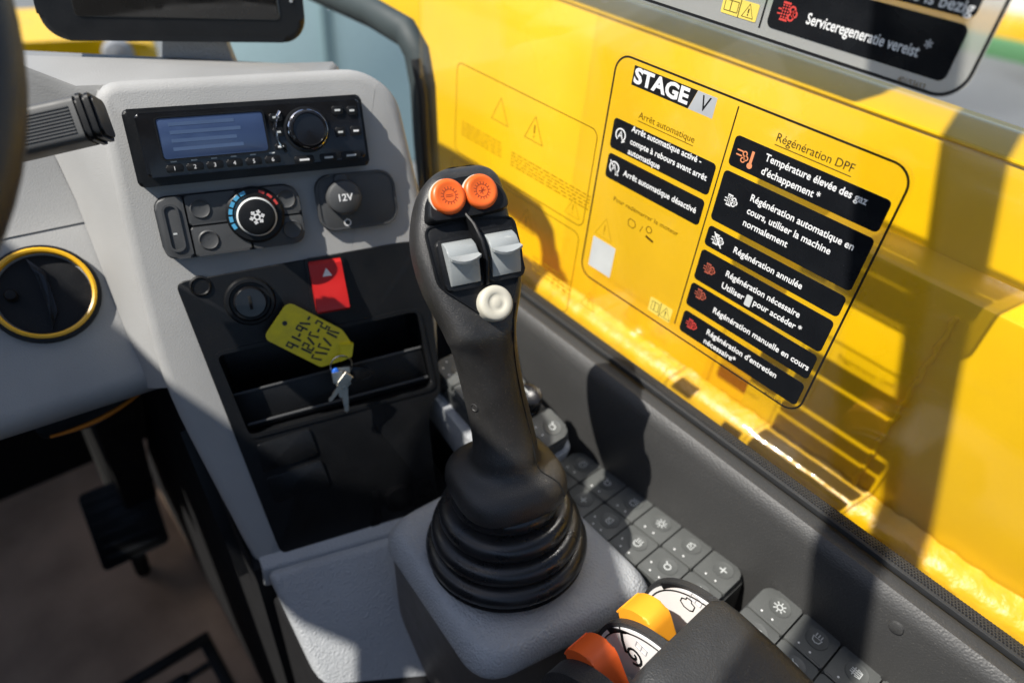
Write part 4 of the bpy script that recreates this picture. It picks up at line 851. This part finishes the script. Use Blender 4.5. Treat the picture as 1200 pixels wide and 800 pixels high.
for z0, z1, m, nm, da in ((0.0155, 0.0365, M_LEVO, 'hand_lever', -6), (0.0672, 0.0880, M_LEVY, 'hand_lever', 0)):
    pts = [(rr*math.cos(R(q_+da)), rr*math.sin(R(q_+da))) for rr, q_ in ((LR*0.35, 84), (LR*0.98, 66), (LR*1.09, 62), (LR*1.14, 51), (LR*1.14, 41), (LR*1.07, 32), (LR*0.35, 10))]
    lv = obj(nm, prism(roundpoly(pts, 0.005), z0, z1, 0.0018, 3, both=True), m, t)
    for k in range(7):
        q_ = 32+da+k*1.4; c2 = LR*(1.070+0.010*k); obj('grip_rib', tube([(c2*math.cos(R(q_)), c2*math.sin(R(q_)), z0+0.001), (c2*math.cos(R(q_)), c2*math.sin(R(q_)), z1-0.001)], 0.0009, 6), m, lv)
    obj('lever_slot_plate', prism(fan(LR*0.50, -20, 150)+[(-0.025, -0.03), (0.025, -0.03)], z1+0.0008, z1+0.0065), M_BTN, t)
# grained hood that covers the rear half and runs back as the armrest
hr = []
for (y, zt, xl, xr) in ((0.0095, 0.0625, 0.024, 0.129), (0.004, 0.0660, 0.020, 0.1325), (-0.010, 0.0668, 0.012, 0.134), (-0.04, 0.0640, 0.008, 0.136), (-0.09, 0.056, 0.004, 0.138), (-0.18, 0.05, 0.0, 0.14)):
    xc, hx = (xl+xr)/2, (xr-xl)/2
    ring = []
    for k in range(20):
        q_ = math.pi*k/19; ring.append((y, -0.05+(zt+0.05)*abs(math.sin(q_))**(2/7), xc+math.copysign(abs(math.cos(q_))**(2/7), math.cos(q_))*hx))
    hr.append(ring)
obj('armrest_hood', loft(hr), M_HOOD, t, ang=50)
obj('module_base', box(-0.15, -0.088, 0.006, 0.03, -0.049, 0.118, 0.004), M_CONS, t)
# ================================================================== DECALS ON THE WINDOW
ZI = 0.0006                                               # printed side, just off the inner face of the pane
fdc = Fr((GX, 0.3715, -0.1655), (0, -1, 0), (0, 0, 1))
def quad(fr, pts): q = [fr.px(*p) for p in pts]; return min(v.x for v in q), min(v.y for v in q), max(v.x for v in q), max(v.y for v in q)
def rectpx(fr, tl_, tr_, br_, bl_):
    a_, b_, c_, d_ = (fr.px(*p) for p in (tl_, tr_, br_, bl_)); return (a_.x+d_.x)/2, (c_.y+d_.y)/2, (b_.x+c_.x)/2, (a_.y+b_.y)/2
def dpf_icon(bm, x, y, z, s, strike=False):
    """small filter symbol: dotted block with puffs beside it"""
    for dy in (-0.9, 0.9): ribbon([(x-s*0.75, y+dy*s), (x+s*0.25, y+dy*s)], s*0.22, z, z+0.0001, bm=bm)
    for i in range(3):
        for j in range(5): prism(circ(x-s*0.6+i*s*0.34, y-s*0.62+j*s*0.31, s*0.115, 6), z, z+0.0001, bm=bm)
    for (dx, dy, r) in ((0.62, 0.35, 0.34), (0.95, -0.05, 0.32), (0.60, -0.45, 0.34)): ribbon(circ(x+dx*s, y+dy*s, r*s, 10), s*0.2, z, z+0.0001, True, bm=bm)
    for j in (-0.35, 0.15): ribbon([(x-s*1.2, y+j*s), (x-s*0.75, y+j*s)], s*0.16, z, z+0.0001, bm=bm)
    if strike: ribbon([(x-s*0.9, y+s*1.2), (x+s*1.1, y-s*1.2)], s*0.2, z+0.0001, z+0.0002, bm=bm)
def auto_icon(bm, x, y, z, s, strike=False):
    ribbon([(x+s*math.cos(R(q_)), y+s*math.sin(R(q_))) for q_ in range(-60, 241, 20)], s*0.24, z, z+0.0001, bm=bm)
    ribbon([(x+s*0.5, y-s*0.55), (x+s*0.5, y-s*1.15), (x+s*1.05, y-s*0.75)], s*0.2, z, z+0.0001, bm=bm)
    ribbon([(x-s*0.42, y-s*0.5), (x, y+s*0.6), (x+s*0.42, y-s*0.5)], s*0.24, z, z+0.0001, bm=bm); ribbon([(x-s*0.25, y-s*0.15), (x+s*0.25, y-s*0.15)], s*0.2, z, z+0.0001, bm=bm)
    if strike: ribbon([(x-s*1.1, y+s*1.0), (x+s*1.1, y-s*1.1)], s*0.22, z, z+0.0001, bm=bm)
def tri(bm, x, y, z, s, w, mark=True):
    ribbon([(x-s*0.5, y-s*0.45), (x+s*0.5, y-s*0.45), (x, y+s*0.5)], w, z, z+0.0001, True, bm=bm)
    if mark: ribbon([(x, y+s*0.18), (x, y-s*0.15)], w*1.3, z, z+0.0001, bm=bm); prism(circ(x, y-s*0.27, w*0.8, 8), z, z+0.0001, bm=bm)

t = thing('regeneration_decal', 'clear window decal titled STAGE V with black rows of French text', 'decal', fdc)
W_, H_ = 0.2475, 0.2125
edge = rrect(0, -H_, W_, 0, 0.014, 7)
obj('clear_film', prism(rrect(-0.003, -H_-0.003, W_+0.003, 0.003, 0.016, 7), 0.0002, 0.0004), M_FILM, t, smooth=False)
obj('border_line', ribbon(edge, 0.0016, ZI, ZI+0.0001, True), M_INK, t, smooth=False)
xd = fdc.px(866, 126).x; obj('divider_line', ribbon([(xd, -0.004), (xd, -H_+0.010)], 0.0011, ZI, ZI+0.0001), M_INK, t, smooth=False)
x0, y0, x1, y1 = rectpx(fdc, (745.5, 76), (841, 115.5), (835, 141), (740, 97.5))
xm = fdc.px(815, 104).x
hd = obj('title_plate', prism([(x0, y0), (xm-0.002, y0), (xm+0.003, y1), (x0, y1)], ZI, ZI+0.0001), M_INK, t, smooth=False)
vp = obj('title_end', prism([(xm-0.0018, y0), (x1, y0), (x1, y1), (xm+0.0032, y1)], ZI, ZI+0.0001), M_SILV, t, smooth=False)
yc = (y0+y1)/2
me = text('STAGE', (y1-y0)*1.05, 0, 0, 0, off=0.0006); xs = [v.co.x for v in me.vertices]; k_ = (xm-x0-0.005)/(max(xs)-min(xs))
me.transform(Matrix.Translation((x0+0.0015-min(xs)*k_, yc, ZI+0.00022)) @ Matrix.Diagonal((k_, 1, 1, 1))); obj('lettering', me, M_WHITE, hd, smooth=False)
obj('lettering', text('V', (y1-y0)*1.05, (xm+x1)/2+0.0006, yc, ZI+0.00022, align='CENTER', shear=0.15, sx=0.8), M_INK, vp, smooth=False)
def title(s, p0, p1, h, m):
    o_ = textspan(fdc, s, p0, p1, h, ZI+0.0001, m, t, name='heading'); a_ = fdc.px(*p0); b_ = fdc.px(*p1); y = (a_.y+b_.y)/2-h*0.85
    obj('underline', ribbon([(a_.x, y), (b_.x, y)], 0.0006, ZI, ZI+0.0001), m, o_, smooth=False)
title('Arr\u00eat automatique', (749, 137), (815, 162), 0.0056, M_BROWN)
title('R\u00e9g\u00e9n\u00e9ration DPF', (911, 162), (1002, 197), 0.0062, M_INK)
def row(fr, par, cs, icon_, m_icon, lines, h, strike=False, px_icon=None, px_lines=None):
    x0, y0, x1, y1 = rectpx(fr, *cs)
    b = obj('text_row', prism(rrect(x0, y0, x1, y1, 0.0035, 4), ZI-0.0001, ZI+0.0001), M_DECAL, par, smooth=False)
    bm = bmesh.new(); q = fr.px(*px_icon)
    if icon_ == 'auto': auto_icon(bm, q.x, q.y, ZI+0.00015, 0.0052, strike)
    elif icon_ == 'temp':
        ribbon([(q.x+0.005, q.y-0.004), (q.x+0.005, q.y+0.006)], 0.0022, ZI+0.00015, ZI+0.00025, bm=bm); prism(circ(q.x+0.005, q.y-0.005, 0.0023, 12), ZI+0.00015, ZI+0.0003, bm=bm)
        for (dx, dy) in ((-0.001, 0.002), (0.0005, -0.001), (-0.0015, -0.003)): ribbon(circ(q.x+dx, q.y+dy, 0.0017, 10), 0.0009, ZI+0.00015, ZI+0.00025, True, bm=bm)
        for j in (0.003, -0.0005): ribbon([(q.x-0.008, q.y+j), (q.x-0.003, q.y+j)], 0.0010, ZI+0.00015, ZI+0.00025, bm=bm)
    else: dpf_icon(bm, q.x, q.y, ZI+0.00015, 0.0046, strike)
    obj('row_symbol', bm, m_icon, b, smooth=False)
    for s, (p0, p1) in zip(lines, px_lines): textspan(fr, s, p0, p1, h, ZI+0.0002, M_WHITE, b, off=0.00012)
    return b
def z1p(x, y): return (680+x/4, 50+y/4)
def z2p(x, y): return (660+x/4, 190+y/4)
def z3p(x, y): return (780+x*0.4373, 140+y*0.4373)
row(fdc, t, ((721, 135), (839, 194), (831, 230), (715, 172)), 'auto', M_WHITE, ['Arr\u00eat automatique activ\u00e9 -', 'compte \u00e0 rebours avant arr\u00eat', 'automatique'], 0.0052, False, z1p(192, 432),
    ((z1p(245, 400), z1p(570, 560)), (z1p(238, 462), z1p(596, 636)), (z1p(226, 512), z1p(376, 578))))
row(fdc, t, ((715, 177), (826, 236), (819, 266), (709, 205)), 'auto', M_WHITE, ['Arr\u00eat automatique d\u00e9sactiv\u00e9'], 0.0054, True, z1p(162, 585), ((z1p(205, 610), z1p(545, 788)),))
row(fdc, t, ((863, 157.5), (1045, 234), (1031, 275), (854, 192)), 'temp', M_PEACH, ['Temp\u00e9rature \u00e9lev\u00e9e des gaz', "d'\u00e9chappement *"], 0.0056, False, z3p(216, 100), ((z3p(270, 100), z3p(542, 222)), (z3p(258, 140), z3p(416, 204))))
row(fdc, t, ((848, 197), (1024, 279), (999, 344), (835, 256)), 'dpf', M_WHITE, ['R\u00e9g\u00e9n\u00e9ration automatique en', 'cours, utiliser la machine', 'normalement'], 0.0056, False, z3p(176, 217), ((z3p(230, 210), z3p(506, 342)), (z3p(220, 245), z3p(444, 352)), (z3p(210, 275), z3p(328, 335))))
row(fdc, t, ((832, 262), (991, 348), (983, 375), (826, 284)), 'dpf', M_WHITE, ['R\u00e9g\u00e9n\u00e9ration annul\u00e9e'], 0.0056, True, z3p(140, 322), ((z3p(184, 350), z3p(368, 446)),))
b4 = row(fdc, t, ((823, 291), (977, 375), (963, 416), (814, 324)), 'dpf', M_RUST, ['R\u00e9g\u00e9n\u00e9ration n\u00e9cessaire', 'Utiliser', 'pour acc\u00e9der *'], 0.0056, False, z3p(118, 400), ((z3p(163, 414), z3p(362, 522)), (z3p(152, 444), z3p(212, 476)), (z3p(236, 492), z3p(366, 560))))
q = fdc.px(*z3p(223, 485)); obj('handset_symbol', prism(rrect(q.x-0.0028, q.y-0.005, q.x+0.0028, q.y+0.005, 0.001), ZI+0.00012, ZI+0.0003), M_ICON, b4, smooth=False)
row(fdc, t, ((811, 329), (957, 416), (948, 448), (805, 354)), 'dpf', M_RUST, ['R\u00e9g\u00e9n\u00e9ration manuelle en cours'], 0.0056, False, z3p(94, 468), ((z3p(130, 508), z3p(384, 668)),))
row(fdc, t, ((803, 361), (942, 450), (933, 479), (797, 383)), 'dpf', M_REDI, ["R\u00e9g\u00e9n\u00e9ration d'entretien", 'n\u00e9cessaire*'], 0.0056, False, z3p(70, 548), ((z3p(112, 568), z3p(298, 686)), (z3p(104, 592), z3p(188, 644))))
textspan(fdc, 'Pour red\u00e9marrer le moteur', (720, 232), (795, 275), 0.0044, ZI, M_BROWN, t, name='small_print')
bm = bmesh.new(); q = fdc.px(741, 261)
ribbon([(q.x-0.003, q.y-0.004), (q.x-0.0045, q.y), (q.x-0.003, q.y+0.003), (q.x, q.y+0.003), (q.x+0.0035, q.y+0.002), (q.x+0.0045, q.y-0.002), (q.x+0.002, q.y-0.0045)], 0.0008, ZI, ZI+0.0001, True, bm=bm)
q = fdc.px(752, 268); ribbon([(q.x-0.001, q.y-0.003), (q.x+0.001, q.y+0.003)], 0.0006, ZI, ZI+0.0001, bm=bm)
q = fdc.px(762, 275); ribbon(circ(q.x-0.002, q.y+0.004, 0.003, 12), 0.0008, ZI, ZI+0.0001, True, bm=bm); ribbon([(q.x-0.004, q.y-0.003), (q.x+0.005, q.y-0.005)], 0.0022, ZI, ZI+0.0001, bm=bm)
obj('start_symbols', bm, M_BROWN, t, smooth=False)
x0, y0, x1, y1 = rectpx(fdc, (697, 277), (721, 290), (716, 326), (689, 309))
obj('white_patch', prism(rrect(x0, y0, x1, y1, 0.0006, 2), ZI, ZI+0.0001), M_ICON, t, smooth=False)
def manual(fr, cs, par):
    x0, y0, x1, y1 = rectpx(fr, *cs); xm = (x0+x1)/2
    p_ = obj('manual_plate', prism(rrect(x0, y0, x1, y1, 0.001, 2), ZI, ZI+0.0001), M_YPRT, par, smooth=False)
    bm = bmesh.new(); h = y1-y0; ribbon([(xm-h*0.12, y0+h*0.2), (xm-h*0.12, y0+h*0.8), (x0+h*0.2, y0+h*0.8), (x0+h*0.2, y0+h*0.2)], 0.0006, ZI+0.0001, ZI+0.0002, True, bm=bm); ribbon([((x0+xm)/2, y0+h*0.2), ((x0+xm)/2, y0+h*0.8)], 0.0006, ZI+0.0001, ZI+0.0002, bm=bm)
    ribbon([(xm, y0), (xm, y1)], 0.0006, ZI+0.0001, ZI+0.0002, bm=bm); tri(bm, (xm+x1)/2, (y0+y1)/2, ZI+0.0001, h*0.8, 0.0007)
    obj('plate_symbols', bm, M_INK, p_, smooth=False)
manual(fdc, (z2p(410, 630), z2p(520, 690), z2p(495, 752), z2p(400, 690)), t)
textspan(fdc, '401/53653', (896, 459), (918, 473), 0.0026, ZI, M_INK, t, name='small_print')

# upper decal, silver film, its lower edge in view
t = thing('service_decal', 'silver window decal with a Serviceregeneratie vereist row above the yellow one', 'decal', fdc)
bx0, by0, bx1, by1 = rectpx(fdc, (907, 0), (1129, 49), (1106, 98), (898, 30))
yb = fdc.px(1085, 112).y; xr = fdc.px(1152, 62).x
def dq(x, y): return (750+x*0.375, y*0.375)
yb = (fdc.px(*dq(100, 10)).y+fdc.px(*dq(880, 300)).y)/2
edge2 = rrect(-0.02, yb, bx1+0.0115, 0.17, 0.016, 7)
obj('silver_film', prism(rrect(-0.0215, yb-0.0015, bx1+0.013, 0.1715, 0.017, 7), 0.0002, 0.0004), M_SFILM, t, smooth=False)
obj('border_line', ribbon(edge2, 0.0018, ZI, ZI+0.0001, True), M_INK, t, smooth=False)
rh = by1-by0
rb = obj('text_row', prism(rrect(bx0, by0, bx1, by0+0.0305, 0.0045, 5), ZI-0.0001, ZI+0.0001), M_DECAL, t, smooth=False)
textspan(fdc, 'Serviceregeneratie vereist', dq(523, 62), dq(875, 160), 0.0066, ZI+0.0002, M_WHITE, rb, off=0.00012)
textspan(fdc, '*', dq(888, 145), dq(908, 156), 0.0080, ZI+0.0002, M_WHITE, rb)
bm = bmesh.new(); q = fdc.px(*dq(462, 38)); dpf_icon(bm, q.x, q.y, ZI+0.00015, 0.0056); obj('row_symbol', bm, M_REDI, rb, smooth=False)
rb2 = obj('text_row', prism(rrect(bx0, by0+0.0335, bx1, by0+0.0700, 0.0045, 5), ZI-0.0001, ZI+0.0001), M_DECAL, t, smooth=False)
a_ = fdc.px(*dq(1046, 30))
me = text('Regeneratie is bezig', 0.0091, a_.x, a_.y, ZI+0.0002, align='RIGHT', off=0.00012); obj('lettering', me, M_WHITE, rb2, smooth=False)
rb3 = obj('text_row', prism(rrect(bx0, by0+0.0730, bx1, by0+0.11, 0.0045, 5), ZI-0.0001, ZI+0.0001), M_DECAL, t, smooth=False)
xdv = bx0-0.0045; obj('divider_line', ribbon([(xdv, by0-0.002), (xdv, 0.16)], 0.0012, ZI, ZI+0.0001), M_INK, t, smooth=False)
manual(fdc, (dq(268, -20), dq(378, 20), dq(360, 70), dq(252, 38)), t)
textspan(fdc, '401/53653', dq(806, 246), dq(890, 274), 0.0036, ZI, M_BROWN, t, name='small_print')

# two faint outlined warning decals (seen from behind) further forward on the pane
def warning(label, cs, tris, rows, seed, lines_m=M_BROWN):
    x0, y0, x1, y1 = rectpx(fdc, *cs)
    t = thing('warning_decal', label, 'decal', fdc)
    obj('border_line', ribbon(rrect(x0, y0, x1, y1, 0.008, 5), 0.0008, ZI, ZI+0.0001, True), M_BROWN, t, smooth=False)
    for (u, v, s, mk, m) in tris:
        q = fdc.px(u, v); bm = bmesh.new(); tri(bm, q.x, q.y, ZI, s, 0.0011 if m is M_BROWN else 0.0008, mk); obj('warning_triangle', bm, m, t, smooth=False)
    rn = random.Random(seed); n_ = 0
    for (u0, v0, u1, v1, k) in rows:                      # mirror-seen print too faint to read: broken lines only
        a_, b_ = fdc.px(u0, v0), fdc.px(u1, v1)
        for j in range(k):
            bm = bmesh.new(); y = a_.y+(b_.y-a_.y)*j/max(1, k-1); x = a_.x
            while x < b_.x:
                w = rn.uniform(0.003, 0.010); ribbon([(x, y), (min(b_.x, x+w), y)], 0.0013, ZI, ZI+0.0001, bm=bm); x += w+rn.uniform(0.0012, 0.003)
            obj('print_line', bm, M_FAINT, t, smooth=False)
warning('outlined warning decal with two triangles on the yellow-backed pane', ((537, 75), (702, 150), (684, 262), (533, 180)), ((587, 130, 0.026, False, M_BROWN), (627, 152, 0.026, True, M_BROWN), (672, 243, 0.020, True, M_FAINT)), ((542, 142, 588, 184, 5), (600, 178, 690, 246, 5)), 1)  # the faint triangle is another decal's reflection, painted on
warning('outlined warning decal with one marked triangle behind the joystick head', ((530, 186), (682, 270), (664, 360), (528, 276)), ((617, 258, 0.026, True, M_BROWN), (655, 330, 0.022, True, M_FAINT)), ((625, 300, 668, 345, 4),), 2)
for (u, v, s_, lb_) in ((690, 352, 0.020, 'faint small painted triangle reflection below the lower corner of the STAGE V decal'), (709, 268, 0.021, 'faint small painted triangle reflection just above the pale square patch')):
    t = thing('triangle_mark', lb_, 'decal', fdc); q = fdc.px(u, v); bm = bmesh.new(); tri(bm, q.x, q.y, ZI-0.0002, s_, 0.0008, False); obj('outline', bm, M_FAINT, t, smooth=False)  # reflection of another decal, painted on the pane as faint lines
    bm = bmesh.new(); ribbon([(q.x, q.y+s_*0.18), (q.x, q.y-s_*0.15)], 0.001, ZI-0.0002, ZI-0.0001, bm=bm); prism(circ(q.x, q.y-s_*0.27, 0.0007, 8), ZI-0.0002, ZI-0.0001, bm=bm); obj('exclamation_mark', bm, M_FAINT, t, smooth=False)
S.cycles.max_bounces = 8; S.cycles.transparent_max_bounces = 16
